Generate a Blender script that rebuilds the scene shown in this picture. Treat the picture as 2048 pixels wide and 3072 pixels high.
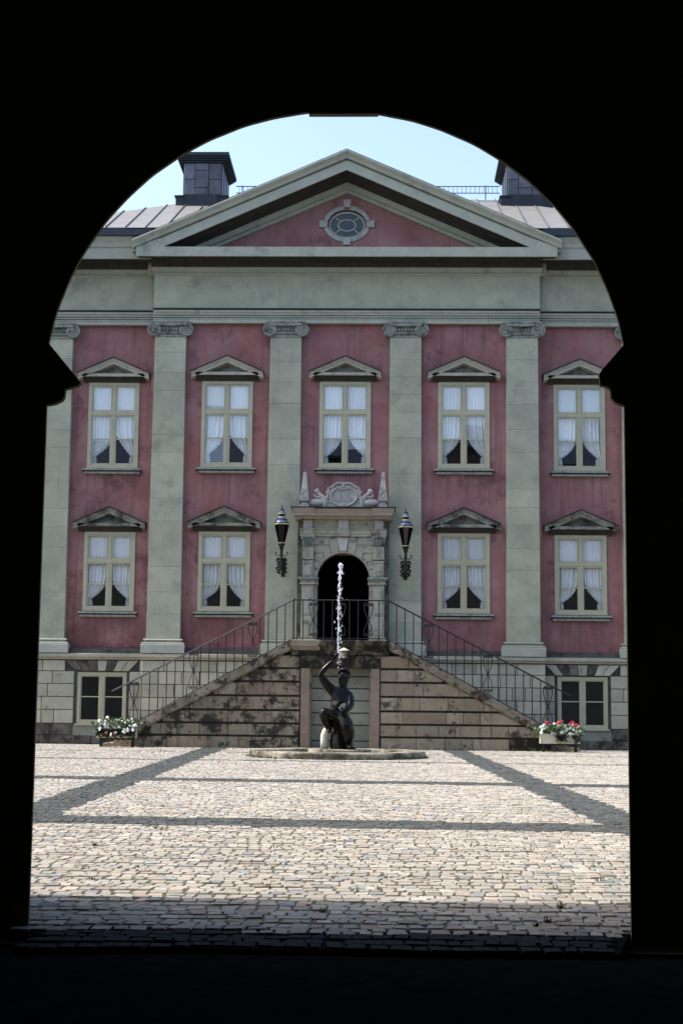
import bpy, bmesh, math, random
import numpy as np
from mathutils import Vector, Matrix
from mathutils.geometry import tessellate_polygon

random.seed(7); rng = np.random.default_rng(7)
R = math.radians
for o in list(bpy.data.objects): bpy.data.objects.remove(o)
scn = bpy.context.scene
col = scn.collection

# ------------------------------------------------------------------ camera
cd = bpy.data.cameras.new('camera'); cam = bpy.data.objects.new('camera', cd); col.objects.link(cam)
cd.sensor_fit = 'VERTICAL'; cd.sensor_height = 36.0; cd.lens = 36.0 * 4571.0 / 3072.0
cd.clip_start = 0.05; cd.clip_end = 5000
cam.location = (1.215, 0, 1.2)
cam.rotation_mode = 'XYZ'
cam.rotation_euler = (Matrix.Rotation(.03, 3, 'Z') @ Matrix.Rotation(math.pi/2 + R(7.16), 3, 'X') @ Matrix.Rotation(.0105, 3, 'Z')).to_euler('XYZ')
scn.camera = cam

# ------------------------------------------------------------------ sky, sun, exposure
SUN_EL, SUN_B = 50.0, 2.0        # sun from the left, a little behind the facade plane
w = bpy.data.worlds.new('World'); scn.world = w; w.use_nodes = True
nt = w.node_tree; bg = nt.nodes['Background']
sky = nt.nodes.new('ShaderNodeTexSky'); sky.sky_type = 'NISHITA'; sky.sun_disc = False
sdir = Vector((-math.cos(R(SUN_EL))*math.cos(R(SUN_B)), math.cos(R(SUN_EL))*math.sin(R(SUN_B)), math.sin(R(SUN_EL))))
sky.sun_elevation = R(SUN_EL); sky.sun_rotation = math.atan2(sdir.x, sdir.y)
sky.air_density = 1.0; sky.dust_density = 3.2; sky.ozone_density = 1.2
bg.inputs['Strength'].default_value = 0.15
nt.links.new(sky.outputs[0], bg.inputs[0])
sl = bpy.data.lights.new('sun', 'SUN'); sl.energy = 2.3; sl.angle = R(0.53); sl.color = (1, .95, .87)
so = bpy.data.objects.new('sun', sl); col.objects.link(so)
so.rotation_euler = (-sdir).to_track_quat('-Z', 'Y').to_euler()
so.location = (-30, 30, 40)
scn.view_settings.view_transform = 'Standard'; scn.view_settings.look = 'None'
scn.view_settings.exposure = 1.28; scn.view_settings.gamma = 1.0

# ------------------------------------------------------------------ materials
def newmat(name):
    m = bpy.data.materials.new(name); m.use_nodes = True
    return m, m.node_tree.nodes, m.node_tree.links, m.node_tree.nodes['Principled BSDF']
def noise(N, L, scale, detail=5, rough=.6, vec=None, stretch=None):
    g = N.new('ShaderNodeNewGeometry'); src = g.outputs['Position']
    if stretch:
        mp = N.new('ShaderNodeMapping'); mp.inputs['Scale'].default_value = stretch
        L.new(src, mp.inputs[0]); src = mp.outputs[0]
    n = N.new('ShaderNodeTexNoise'); n.inputs['Scale'].default_value = scale
    n.inputs['Detail'].default_value = detail; n.inputs['Roughness'].default_value = rough
    L.new(src, n.inputs['Vector']); return n.outputs['Fac']
def ramp(N, L, fac, lo, hi, a=0., b=1.):
    r = N.new('ShaderNodeMapRange'); r.inputs[1].default_value = lo; r.inputs[2].default_value = hi
    r.inputs[3].default_value = a; r.inputs[4].default_value = b
    L.new(fac, r.inputs[0]); return r.outputs[0]
def mix(N, L, fac, a, b, mode='MIX'):
    m = N.new('ShaderNodeMix'); m.data_type = 'RGBA'; m.blend_type = mode
    for s, v in ((m.inputs['Factor'], fac), (m.inputs['A'], a), (m.inputs['B'], b)):
        if hasattr(v, 'is_linked'): L.new(v, s)
        elif isinstance(v, (int, float)): s.default_value = v
        else: s.default_value = (*v, 1)
    return m.outputs['Result']
def math_(N, L, op, a, b=0.):
    m = N.new('ShaderNodeMath'); m.operation = op
    for i, v in enumerate((a, b)):
        if hasattr(v, 'is_linked'): L.new(v, m.inputs[i])
        else: m.inputs[i].default_value = v
    return m.outputs[0]
def bump(N, L, p, h, strength, dist=.02):
    b = N.new('ShaderNodeBump'); b.inputs['Strength'].default_value = strength; b.inputs['Distance'].default_value = dist
    L.new(h, b.inputs['Height']); L.new(b.outputs[0], p.inputs['Normal'])

def stone(name, c1, c2, scale=3., rough=.85, dirt=None, dcol=(.02, .018, .014), streak=None, objvar=.0, bmp=.35, fine=60., alt=None, spec=.25):
    """weathered mineral surface; dirt=(scale, lo, hi, amount): patches; streak=(lo,hi,amount): rain runs; objvar: piece to piece"""
    m, N, L, p = newmat(name)
    c = mix(N, L, ramp(N, L, noise(N, L, scale, 6, .65), .3, .7), c1, c2)
    if alt or objvar:
        oi = N.new('ShaderNodeObjectInfo')
        if alt: c = mix(N, L, ramp(N, L, oi.outputs['Random'], .35, 1, 0, .5), c, alt)
        if objvar:
            v = math_(N, L, 'MULTIPLY', oi.outputs['Random'], 7.31); v = math_(N, L, 'FRACT', v)
            k = ramp(N, L, v, 0, 1, 1-objvar, 1+objvar)
            cc = N.new('ShaderNodeCombineXYZ')
            for i in range(3): L.new(k, cc.inputs[i])
            c = mix(N, L, 1., c, cc.outputs[0], 'MULTIPLY')
    c = mix(N, L, ramp(N, L, noise(N, L, fine, 3, .7), .25, .75, 0, .22), c, tuple(x*.45 for x in c1))
    if streak:
        s = ramp(N, L, noise(N, L, 1., 4, .6, stretch=(5.5, 5.5, .35)), streak[0], streak[1], 0, streak[2])
        c = mix(N, L, s, c, tuple(.35*a+.65*b for a, b in zip(c1, dcol)))
    if dirt:
        for d in (dirt if isinstance(dirt[0], tuple) else (dirt,)):
            f = ramp(N, L, noise(N, L, d[0], 8, .72), d[1], d[2], 0, d[3]); c = mix(N, L, f, c, dcol)
    L.new(c, p.inputs['Base Color']); p.inputs['Roughness'].default_value = rough
    p.inputs['Specular IOR Level'].default_value = spec
    bump(N, L, p, noise(N, L, fine*.6, 6, .7), bmp)
    return m
def plain(name, c, rough=.5, metal=0., var=.15, scale=8., spec=.4, bmp=0.):
    m, N, L, p = newmat(name)
    cc = mix(N, L, ramp(N, L, noise(N, L, scale, 5, .65), .3, .7), tuple(x*(1-var) for x in c), tuple(min(1, x*(1+var)) for x in c))
    L.new(cc, p.inputs['Base Color']); p.inputs['Roughness'].default_value = rough; p.inputs['Metallic'].default_value = metal
    p.inputs['Specular IOR Level'].default_value = spec
    if bmp: bump(N, L, p, noise(N, L, scale*4, 5, .7), bmp)
    return m

M = {}
# rose limewash with patchy fading, rain runs, grime and one damp corner at the lower left
def pink():
    m, N, L, p = newmat('rose plaster')
    c = mix(N, L, ramp(N, L, noise(N, L, .9, 6, .62), .32, .68), (.262, .118, .120), (.37, .214, .206))
    c = mix(N, L, ramp(N, L, noise(N, L, .55, 5, .6, stretch=(1.7, 1, .6)), .56, .68, 0, .55), c, (.335, .105, .092))
    c = mix(N, L, ramp(N, L, noise(N, L, 26, 5, .75), .3, .72, 0, .30), c, (.19, .062, .072))
    s = ramp(N, L, noise(N, L, 1., 4, .6, stretch=(5, 5, .3)), .52, .68, 0, .55); c = mix(N, L, s, c, (.16, .085, .088))
    c = mix(N, L, ramp(N, L, noise(N, L, 1.1, 9, .75), .54, .63, 0, .65), c, (.115, .058, .058))
    g = N.new('ShaderNodeNewGeometry'); sep = N.new('ShaderNodeSeparateXYZ'); L.new(g.outputs['Position'], sep.inputs[0])
    low = ramp(N, L, sep.outputs['Z'], 2.6, 4.3, 1, 0); left = ramp(N, L, sep.outputs['X'], -8, 1, 1, .45)
    d = math_(N, L, 'MULTIPLY', math_(N, L, 'MULTIPLY', low, left), ramp(N, L, noise(N, L, 1.5, 9, .7), .36, .52))
    c = mix(N, L, math_(N, L, 'MULTIPLY', d, .85), c, (.085, .032, .033))
    dm = None
    for xc in (0, 3.39, -3.39, 6.71, -6.71):
        a = math_(N, L, 'ABSOLUTE', math_(N, L, 'SUBTRACT', sep.outputs['X'], xc)); dm = a if dm is None else math_(N, L, 'MINIMUM', dm, a)
    under = ramp(N, L, dm, .72, .92, 1, 0); fz = None
    for zs_ in (7.70, 3.585):
        q = math_(N, L, 'MULTIPLY', ramp(N, L, sep.outputs['Z'], zs_-1.25, zs_-.05, 0, 1), ramp(N, L, sep.outputs['Z'], zs_, zs_+.06, 1, 0)); fz = q if fz is None else math_(N, L, 'ADD', fz, q)
    st_ = ramp(N, L, noise(N, L, 1., 5, .65, stretch=(7.5, 7.5, .25)), .42, .62)
    c = mix(N, L, math_(N, L, 'MULTIPLY', math_(N, L, 'MULTIPLY', math_(N, L, 'MULTIPLY', under, fz), st_), .55), c, (.12, .07, .07))
    L.new(c, p.inputs['Base Color']); p.inputs['Roughness'].default_value = .92; p.inputs['Specular IOR Level'].default_value = .15
    bump(N, L, p, noise(N, L, 22, 7, .7), .35)
    return m
M['pink'] = pink()
M['green'] = stone('grey green stone paint', (.325, .345, .27), (.46, .47, .35), 1.7, dirt=((1.1, .54, .70, .55), (7, .58, .76, .4)), dcol=(.16, .175, .16), streak=(.56, .78, .35), objvar=.10)
M['green_light'] = stone('grey green moulding', (.34, .362, .31), (.45, .465, .385), 2., dirt=((1.8, .56, .70, .55), (9, .60, .76, .5)), dcol=(.12, .125, .11), objvar=.07)
M['cap'] = stone('sooty carved stone', (.23, .25, .225), (.34, .36, .315), 4., dirt=((6, .50, .64, .85),), dcol=(.035, .035, .03))
M['pediment'] = stone('worn buff stone', (.35, .335, .27), (.44, .42, .34), 3., dirt=((4, .54, .68, .65),), dcol=(.06, .055, .045), objvar=.06)
M['pediment_dark'] = stone('blackened buff stone', (.20, .20, .165), (.30, .30, .25), 3., dirt=((2.3, .44, .60, .88),), dcol=(.035, .033, .028), objvar=.12)
M['plinth'] = stone('pale rusticated limestone', (.36, .35, .275), (.46, .445, .35), 3., dirt=((2.2, .58, .70, .75), (12, .6, .8, .4)), dcol=(.045, .043, .038), objvar=.16)
M['plinth_dark'] = stone('grimy plinth stone', (.14, .125, .105), (.22, .20, .165), 3., dirt=((3, .42, .60, .9),), dcol=(.018, .017, .015), objvar=.25)
M['grime'] = stone('blackened ledge stone', (.045, .045, .04), (.09, .088, .075), 4., dirt=((5, .5, .65, .8),), dcol=(.012, .012, .01))
M['sand'] = stone('weathered brown sandstone', (.25, .213, .15), (.355, .315, .23), 2.5, dirt=((2.7, .55, .62, .85), (14, .57, .68, .65)), streak=(.54, .70, .5), dcol=(.016, .014, .011), objvar=.15, alt=(.235, .155, .105), bmp=.7)
M['sand_left'] = stone('sooty brown sandstone', (.225, .19, .135), (.315, .28, .205), 2.5, dirt=((2.7, .49, .57, .9), (14, .55, .68, .7)), dcol=(.016, .014, .011), streak=(.50, .66, .6), objvar=.15, alt=(.22, .145, .105), bmp=.7)
M['sand_coping'] = stone('blackened sandstone coping', (.20, .165, .12), (.31, .27, .20), 3., dirt=((4.2, .48, .58, .88),), dcol=(.014, .012, .01), objvar=.2, bmp=.7)
M['sand_black'] = stone('sooty black sandstone', (.10, .082, .058), (.20, .16, .11), 3., dirt=((4, .38, .52, .95),), dcol=(.010, .009, .007), objvar=.2, bmp=.7)
M['jamb'] = stone('reddish brown sandstone', (.20, .155, .115), (.27, .215, .16), 4., dirt=((5, .58, .72, .7),), dcol=(.02, .018, .015), objvar=.1)
M['niche'] = stone('grey green recessed stone', (.22, .235, .195), (.31, .32, .26), 2., dirt=((3, .56, .7, .6),), dcol=(.03, .03, .026), objvar=.12)
M['portal'] = stone('cream portal limestone', (.37, .36, .285), (.47, .455, .365), 3., dirt=((4.0, .53, .64, .8), (16, .57, .72, .55)), dcol=(.05, .047, .04), objvar=.08)
M['portal_grey'] = stone('carved grey limestone', (.38, .37, .345), (.48, .465, .43), 4., dirt=((5, .54, .68, .65),), dcol=(.08, .075, .07), objvar=.04)
M['portal_key'] = stone('renewed pale keystone', (.52, .50, .47), (.58, .56, .53), 4.)
M['cornice_brown'] = stone('brownish portal cornice', (.35, .30, .26), (.45, .40, .34), 3., dirt=((5, .58, .72, .7),), dcol=(.05, .045, .04))
M['soffit_shade'] = stone('shade darkened soffit stone', (.035, .033, .028), (.065, .06, .05), 4., dirt=((6, .5, .7, .6),), dcol=(.012, .011, .009))  # near-black shade under cornices and window hoods, painted into the stone colour
M['frame'] = plain('olive cream window paint', (.41, .395, .275), .55, var=.09, scale=5)
M['sill'] = stone('grey window sill', (.26, .275, .24), (.36, .37, .32), 5., dirt=((6, .5, .65, .7),), dcol=(.05, .05, .045))
M['flash'] = plain('black metal flashing', (.014, .014, .013), .6, .0, spec=.2)
M['chimney'] = plain('dark blue grey sheet metal', (.02, .024, .034), .45, .3, var=.35, scale=3)
M['sheet'] = stone('blue grey sheet cladding', (.085, .095, .13), (.15, .155, .19), 3., rough=.5, dirt=((5, .55, .7, .7),), dcol=(.02, .022, .03), objvar=.25, bmp=.1)
M['roof'] = plain('pale weathered zinc', (.215, .208, .197), .55, .15, var=.10, scale=3, bmp=.1)
M['seam'] = plain('grey zinc seam', (.12, .12, .125), .55, .2)
M['gutter'] = plain('dark gutter metal', (.03, .04, .06), .5, .3)
M['iron'] = plain('black wrought iron', (.014, .014, .014), .42, .2, spec=.5)
M['rail_sunlit'] = plain('sunlit handrail iron', (.10, .10, .11), .3, .7)  # sunlight on the left handrail put into a lighter, shinier iron
M['bronze'] = plain('wet black bronze', (.005, .0045, .0035), .14, .0, spec=.2, var=.4, scale=14, bmp=.15)
M['lamp_sky_tint'] = plain('sky tinted grey lantern paint', (.12, .165, .25), .35, .2)  # grey hoods, with the sky's blue reflection mixed into the colour
M['gilt'] = plain('pale brass trim', (.62, .50, .33), .35, .4)
M['lamp_dark'] = plain('dark lantern iron', (.012, .011, .009), .4, .3)
M['basin'] = stone('pale basin stone', (.33, .30, .23), (.44, .40, .31), 3., dirt=((1.5, .43, .55, .9), (20, .5, .66, .6)), dcol=(.03, .028, .022))
M['support'] = stone('lichened pale stone', (.50, .50, .40), (.60, .60, .50), 6., dirt=((9, .62, .78, .4),), dcol=(.2, .2, .15))
M['planter'] = plain('cream concrete', (.56, .53, .40), .8, var=.1)
M['leaf'] = plain('dark green leaves', (.065, .115, .04), .5, var=.6, scale=20)
M['leaf_dark'] = plain('trailing green black leaves', (.018, .028, .013), .55, var=.6, scale=20)
M['white_flower'] = plain('white petals', (.82, .82, .78), .6, var=.05)
M['red_flower'] = plain('crimson petals', (.55, .018, .055), .5, var=.2)
M['pink_flower'] = plain('pale pink petals', (.62, .20, .24), .5, var=.2)
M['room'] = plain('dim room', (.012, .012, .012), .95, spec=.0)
M['gate'] = stone('smoke dark gateway plaster', (.15, .145, .09), (.22, .21, .13), 2., rough=.95, spec=0.)
M['gate_out'] = stone('grey courtyard plaster', (.12, .115, .10), (.16, .155, .135), 1.5)
M['asphalt'] = stone('black asphalt', (.010, .011, .013), (.022, .023, .026), 9., rough=1., spec=0., bmp=.9, fine=120)
M['mortar'] = stone('earthy paving joints', (.075, .068, .05), (.12, .108, .08), 3., fine=90, dirt=((1.5, .52, .64, .6),), dcol=(.075, .085, .03))
M['weed'] = plain('joint weeds', (.075, .11, .03), .6, var=.5, scale=15)
M['straw'] = plain('dry fallen leaf', (.55, .50, .38), .7)

def cloth():
    m, N, L, p = newmat('white net curtain')
    c = mix(N, L, noise(N, L, 40, 3), (.78, .79, .79), (.88, .89, .90)); oi = N.new('ShaderNodeObjectInfo'); c = mix(N, L, ramp(N, L, oi.outputs['Random'], 0, 1, 0, .5), c, (.56, .59, .58))
    L.new(c, p.inputs['Base Color']); p.inputs['Roughness'].default_value = .9; p.inputs['Specular IOR Level'].default_value = .1
    return m
M['cloth'] = cloth()
def glass(name, tint, boost):
    m, N, L, p = newmat(name); N.remove(p)
    t = N.new('ShaderNodeBsdfTransparent'); t.inputs[0].default_value = (*tint, 1)
    g = N.new('ShaderNodeBsdfGlossy'); g.inputs['Roughness'].default_value = .01; g.inputs['Color'].default_value = (.95, .97, 1, 1)
    lw = N.new('ShaderNodeLayerWeight'); lw.inputs['Blend'].default_value = .5
    fr = math_(N, L, 'ADD', math_(N, L, 'MULTIPLY', math_(N, L, 'POWER', lw.outputs['Facing'], 5.), 1-boost), boost)
    tex = noise(N, L, 2.2, 2, .5); b = N.new('ShaderNodeBump'); b.inputs['Strength'].default_value = .006; b.inputs['Distance'].default_value = .05
    L.new(tex, b.inputs['Height']); L.new(b.outputs[0], g.inputs['Normal'])
    ms = N.new('ShaderNodeMixShader'); L.new(fr, ms.inputs[0]); L.new(t.outputs[0], ms.inputs[1]); L.new(g.outputs[0], ms.inputs[2])
    L.new(ms.outputs[0], N['Material Output'].inputs['Surface']); return m
M['glass'] = glass('old window glass', (.95, .97, .98), .13)
M['glass_dark'] = glass('sooty lantern glass', (.10, .09, .07), .05)
def oculus_glass():
    m = plain('dark blue leaded glass', (.012, .022, .045), .18, var=.5, scale=30, spec=.6, bmp=.2); return m
M['glass_blue'] = oculus_glass()
def water():
    m = plain('foaming water', (.86, .88, .95), .1, var=.03, spec=.8); N = m.node_tree.nodes; L = m.node_tree.links
    t = N.new('ShaderNodeBsdfTransparent'); ms = N.new('ShaderNodeMixShader'); L.new(ramp(N, L, noise(N, L, 45, 4, .7), .35, .65, .05, .75), ms.inputs[0])
    L.new(N['Principled BSDF'].outputs[0], ms.inputs[1]); L.new(t.outputs[0], ms.inputs[2]); L.new(ms.outputs[0], N['Material Output'].inputs['Surface']); return m
M['water'] = water()
def setts():
    m, N, L, p = newmat('granite setts')
    a = N.new('ShaderNodeAttribute'); a.attribute_name = 'Col'
    c = mix(N, L, ramp(N, L, noise(N, L, 55, 4, .75), .25, .75, 0, .45), a.outputs['Color'], mix(N, L, 1., a.outputs['Color'], (.36, .35, .34), 'MULTIPLY'))
    c = mix(N, L, ramp(N, L, noise(N, L, .8, 5, .6), .35, .7, 0, .30), c, mix(N, L, 1., c, (.62, .62, .60), 'MULTIPLY'))
    L.new(c, p.inputs['Base Color']); p.inputs['Roughness'].default_value = .9; p.inputs['Specular IOR Level'].default_value = .04
    bump(N, L, p, noise(N, L, 70, 5, .7), .5, .01)
    return m
M['setts'] = setts()

# ------------------------------------------------------------------ mesh helpers
class MB:
    def __init__(s): s.v = []; s.f = []
    def face(s, pts):
        i = len(s.v); s.v += [tuple(p) for p in pts]; s.f.append(tuple(range(i, i+len(pts))))
    def prism(s, poly, axis, lo, hi, fn=None):
        """extrude a closed polygon; axis x: (y,z), axis y: (x,z), axis z: (x,y)"""
        def P(a, b, t): return {'x': (t, a, b), 'y': (a, t, b), 'z': (a, b, t)}[axis]
        n = len(poly); i = len(s.v)
        vs = [P(a, b, lo) for a, b in poly] + [P(a, b, hi) for a, b in poly]
        s.v += [fn(v) for v in vs] if fn else vs
        tris = tessellate_polygon([[Vector((a, b, 0)) for a, b in poly]])
        for t in tris: s.f.append(tuple(i+k for k in t)); s.f.append(tuple(i+n+k for k in reversed(t)))
        for k in range(n): s.f.append((i+k, i+(k+1) % n, i+n+(k+1) % n, i+n+k))
        return s
    def box(s, x0, x1, y0, y1, z0, z1): return s.prism([(x0, z0), (x1, z0), (x1, z1), (x0, z1)], 'y', y0, y1)
    def block(s, poly, yf, yb, inset=.012, ch=.012):
        """stone facing -Y with a chamfered, slightly irregular front; poly convex in (x,z)"""
        cx = sum(p[0] for p in poly)/len(poly); cz = sum(p[1] for p in poly)/len(poly); n = len(poly)
        fr = []
        for k in range(n):
            (ax, az), (bx, bz), (qx, qz) = poly[k-1], poly[k], poly[(k+1) % n]
            d = Vector((cx-bx, cz-bz)); l = d.length or 1; t = min(inset*1.45/l, .45)
            fr.append((bx+d.x*t, bz+d.y*t))
        i = len(s.v)
        s.v += [(x, yf, z) for x, z in fr] + [(x, yf+ch, z) for x, z in poly] + [(x, yb, z) for x, z in poly]
        s.f.append(tuple(range(i, i+n)))
        for k in range(n):
            j = (k+1) % n
            s.f.append((i+k, i+n+k, i+n+j, i+j)); s.f.append((i+n+k, i+2*n+k, i+2*n+j, i+n+j))
        return s
    def tube(s, path, r, n=6, cap=True):
        path = [Vector(p) for p in path]; m = len(path); rr = r if isinstance(r, (list, tuple)) else [r]*m
        i = len(s.v); up = None
        for k, p in enumerate(path):
            t = (path[min(k+1, m-1)]-path[max(k-1, 0)])
            t = t.normalized() if t.length > 1e-9 else Vector((0, 0, 1))
            if up is None: up = t.orthogonal().normalized()
            u = (up - t*up.dot(t)); u = u.normalized() if u.length > 1e-6 else t.orthogonal().normalized(); up = u
            v = t.cross(u)
            for a in range(n):
                an = 2*math.pi*a/n; s.v.append(tuple(p + (u*math.cos(an)+v*math.sin(an))*rr[k]))
        for k in range(m-1):
            for a in range(n):
                b = (a+1) % n; s.f.append((i+k*n+a, i+k*n+b, i+(k+1)*n+b, i+(k+1)*n+a))
        if cap: s.f.append(tuple(i+a for a in reversed(range(n)))); s.f.append(tuple(i+(m-1)*n+a for a in range(n)))
        return s
    def lathe(s, prof, n, c=(0, 0, 0), sx=1., sy=1., ph=0.):
        i = len(s.v); m = len(prof)
        for r_, z in prof:
            for a in range(n):
                an = 2*math.pi*a/n+ph; s.v.append((c[0]+sx*r_*math.cos(an), c[1]+sy*r_*math.sin(an), c[2]+z))
        for k in range(m-1):
            for a in range(n):
                b = (a+1) % n; s.f.append((i+k*n+a, i+k*n+b, i+(k+1)*n+b, i+(k+1)*n+a))
        s.f.append(tuple(i+a for a in reversed(range(n)))); s.f.append(tuple(i+(m-1)*n+a for a in range(n)))
        return s
    def ball(s, c, rx, ry, rz, n=10, m=6):
        return s.lathe([(max(math.sin(math.pi*k/m), .02), -math.cos(math.pi*k/m)*rz) for k in range(m+1)], n, c, rx, ry)
    def mirror(s):
        t = MB(); t.v = [(-x, y, z) for x, y, z in s.v]; t.f = [tuple(reversed(f)) for f in s.f]; return t
    def add(s, o, fn=None):
        i = len(s.v); s.v += [fn(v) for v in o.v] if fn else o.v; s.f += [tuple(i+k for k in f) for f in o.f]; return s
    def mesh(s, name, mat=None, smooth=False, fixn=True):
        me = bpy.data.meshes.new(name); me.from_pydata(s.v, [], s.f)
        if fixn:
            bm = bmesh.new(); bm.from_mesh(me); bmesh.ops.recalc_face_normals(bm, faces=bm.faces); bm.to_mesh(me); bm.free()
        if mat: me.materials.append(M[mat])
        if smooth:
            me.polygons.foreach_set('use_smooth', [True]*len(me.polygons))
            if smooth != 'all': me.set_sharp_from_angle(angle=R(42))
        me.update(); return me
def link(name, me, parent=None, loc=None, rot=None):
    o = bpy.data.objects.new(name, me); col.objects.link(o)
    if loc is not None: o.location = loc
    if rot is not None: o.rotation_euler = rot
    if parent is not None:
        o.parent = parent
        if parent.get('_e'): o.matrix_parent_inverse = Matrix.Translation(-Vector(parent['_e']))
    return o
def obj(name, mb, mat, parent=None, smooth=False, fixn=True, **k): return link(name, mb.mesh(name, mat, smooth, fixn), parent, **k)
def tag(o, label, cat=None, group=None, kind=None):
    o['label'] = label
    if cat: o['category'] = cat
    if group: o['group'] = group
    if kind: o['kind'] = kind
    return o
def thing(name, label, cat, loc=(0, 0, 0), group=None):
    o = bpy.data.objects.new(name, None); col.objects.link(o); o.location = loc; o['_e'] = list(loc); o.empty_display_size = .2
    return tag(o, label, cat, group)
def struct(o): o['kind'] = 'structure'; return o
def clip(poly, a, b, c):
    """keep a*x+b*z<=c"""
    out = []
    for k in range(len(poly)):
        p, q = poly[k], poly[(k+1) % len(poly)]
        dp, dq = a*p[0]+b*p[1]-c, a*q[0]+b*q[1]-c
        if dp <= 0: out.append(p)
        if dp*dq < 0:
            t = dp/(dp-dq); out.append((p[0]+(q[0]-p[0])*t, p[1]+(q[1]-p[1])*t))
    return out
def area(poly): return abs(sum(poly[k][0]*poly[(k+1) % len(poly)][1]-poly[(k+1) % len(poly)][0]*poly[k][1] for k in range(len(poly))))/2
def holed(outer, holes, y0, y1):
    """slab in xz with holes, faces at y0 and y1 plus reveals"""
    m = MB(); loops = [outer]+holes
    vec = [[Vector((a, b, 0)) for a, b in l] for l in loops]; flat = [p for l in loops for p in l]
    n = len(flat); m.v = [(a, y0, b) for a, b in flat]+[(a, y1, b) for a, b in flat]
    for t in tessellate_polygon(vec): m.f.append(tuple(t)); m.f.append(tuple(n+k for k in reversed(t)))
    i = 0
    for l in loops:
        q = len(l)
        for k in range(q): m.f.append((i+k, i+(k+1) % q, n+i+(k+1) % q, n+i+k))
        i += q
    return m
def rect(x0, x1, z0, z1): return [(x0, z0), (x1, z0), (x1, z1), (x0, z1)]
def arch_loop(cx, hw, z0, zs, r, n=40):
    a0 = math.acos(min(1, hw/r)) if hw < r else 0
    rj = lambda t: r+(.0008*math.sin(31*t)+.0007*math.sin(53*t+1) if n > 100 else 0)      # worn plaster edge
    return [(cx-hw, z0), (cx+hw, z0)] + [(cx+rj(t)*math.cos(t), zs+rj(t)*math.sin(t)) for t in np.linspace(a0, math.pi-a0, n)]
def ell(cx, cz, a, b, n=48, t0=0., t1=2*math.pi, closed=True):
    return [(cx+a*math.cos(t), cz+b*math.sin(t)) for t in np.linspace(t0, t1, n, endpoint=not closed)]

# ------------------------------------------------------------------ dimensions read off the photograph (metres)
YC, YO = 43.0, 43.28             # wall planes: centre section, set back outer bays
PX = [1.72, 5.05]; PO = 8.38     # pilaster axes
WX = [0, 3.39]; WO = 6.71        # window axes
Z1, H1 = 7.865, 2.51             # upper storey windows
Z2, H2 = 3.745, 2.27             # lower storey windows
ZL = 2.88                        # landing
YS = 40.9                        # stair front
SL = .548                        # stair slope

# ------------------------------------------------------------------ ground
m = MB(); m.face([(-900, -600, -.12), (900, -600, -.12), (900, 1500, -.12), (-900, 1500, -.12)])
struct(obj('ground', m, 'asphalt'))
yard = MB(); yard.face([(-14, 8.40, -.006), (16, 8.40, -.006), (16, 44, -.006), (-14, 44, -.006)])
m = MB(); m.face([(-.50, 7.73, -.010), (2.37, 7.73, -.010), (2.52, 8.40, -.010), (-.68, 8.40, -.010)])
struct(obj('threshold', m, 'asphalt'))  # black bed between the threshold setts, part of the painted passage shade
yard = struct(obj('courtyard', yard, 'mortar'))
yard['label'] = 'cobbled courtyard of pale granite setts with dark grey bands'
m = MB(); m.face([(-2.2, -5, -.035), (4.0, -5, -.035), (4.0, 7.76, -.035), (-2.2, 7.76, -.035)])
struct(obj('passage_floor', m, 'asphalt'))

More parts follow.
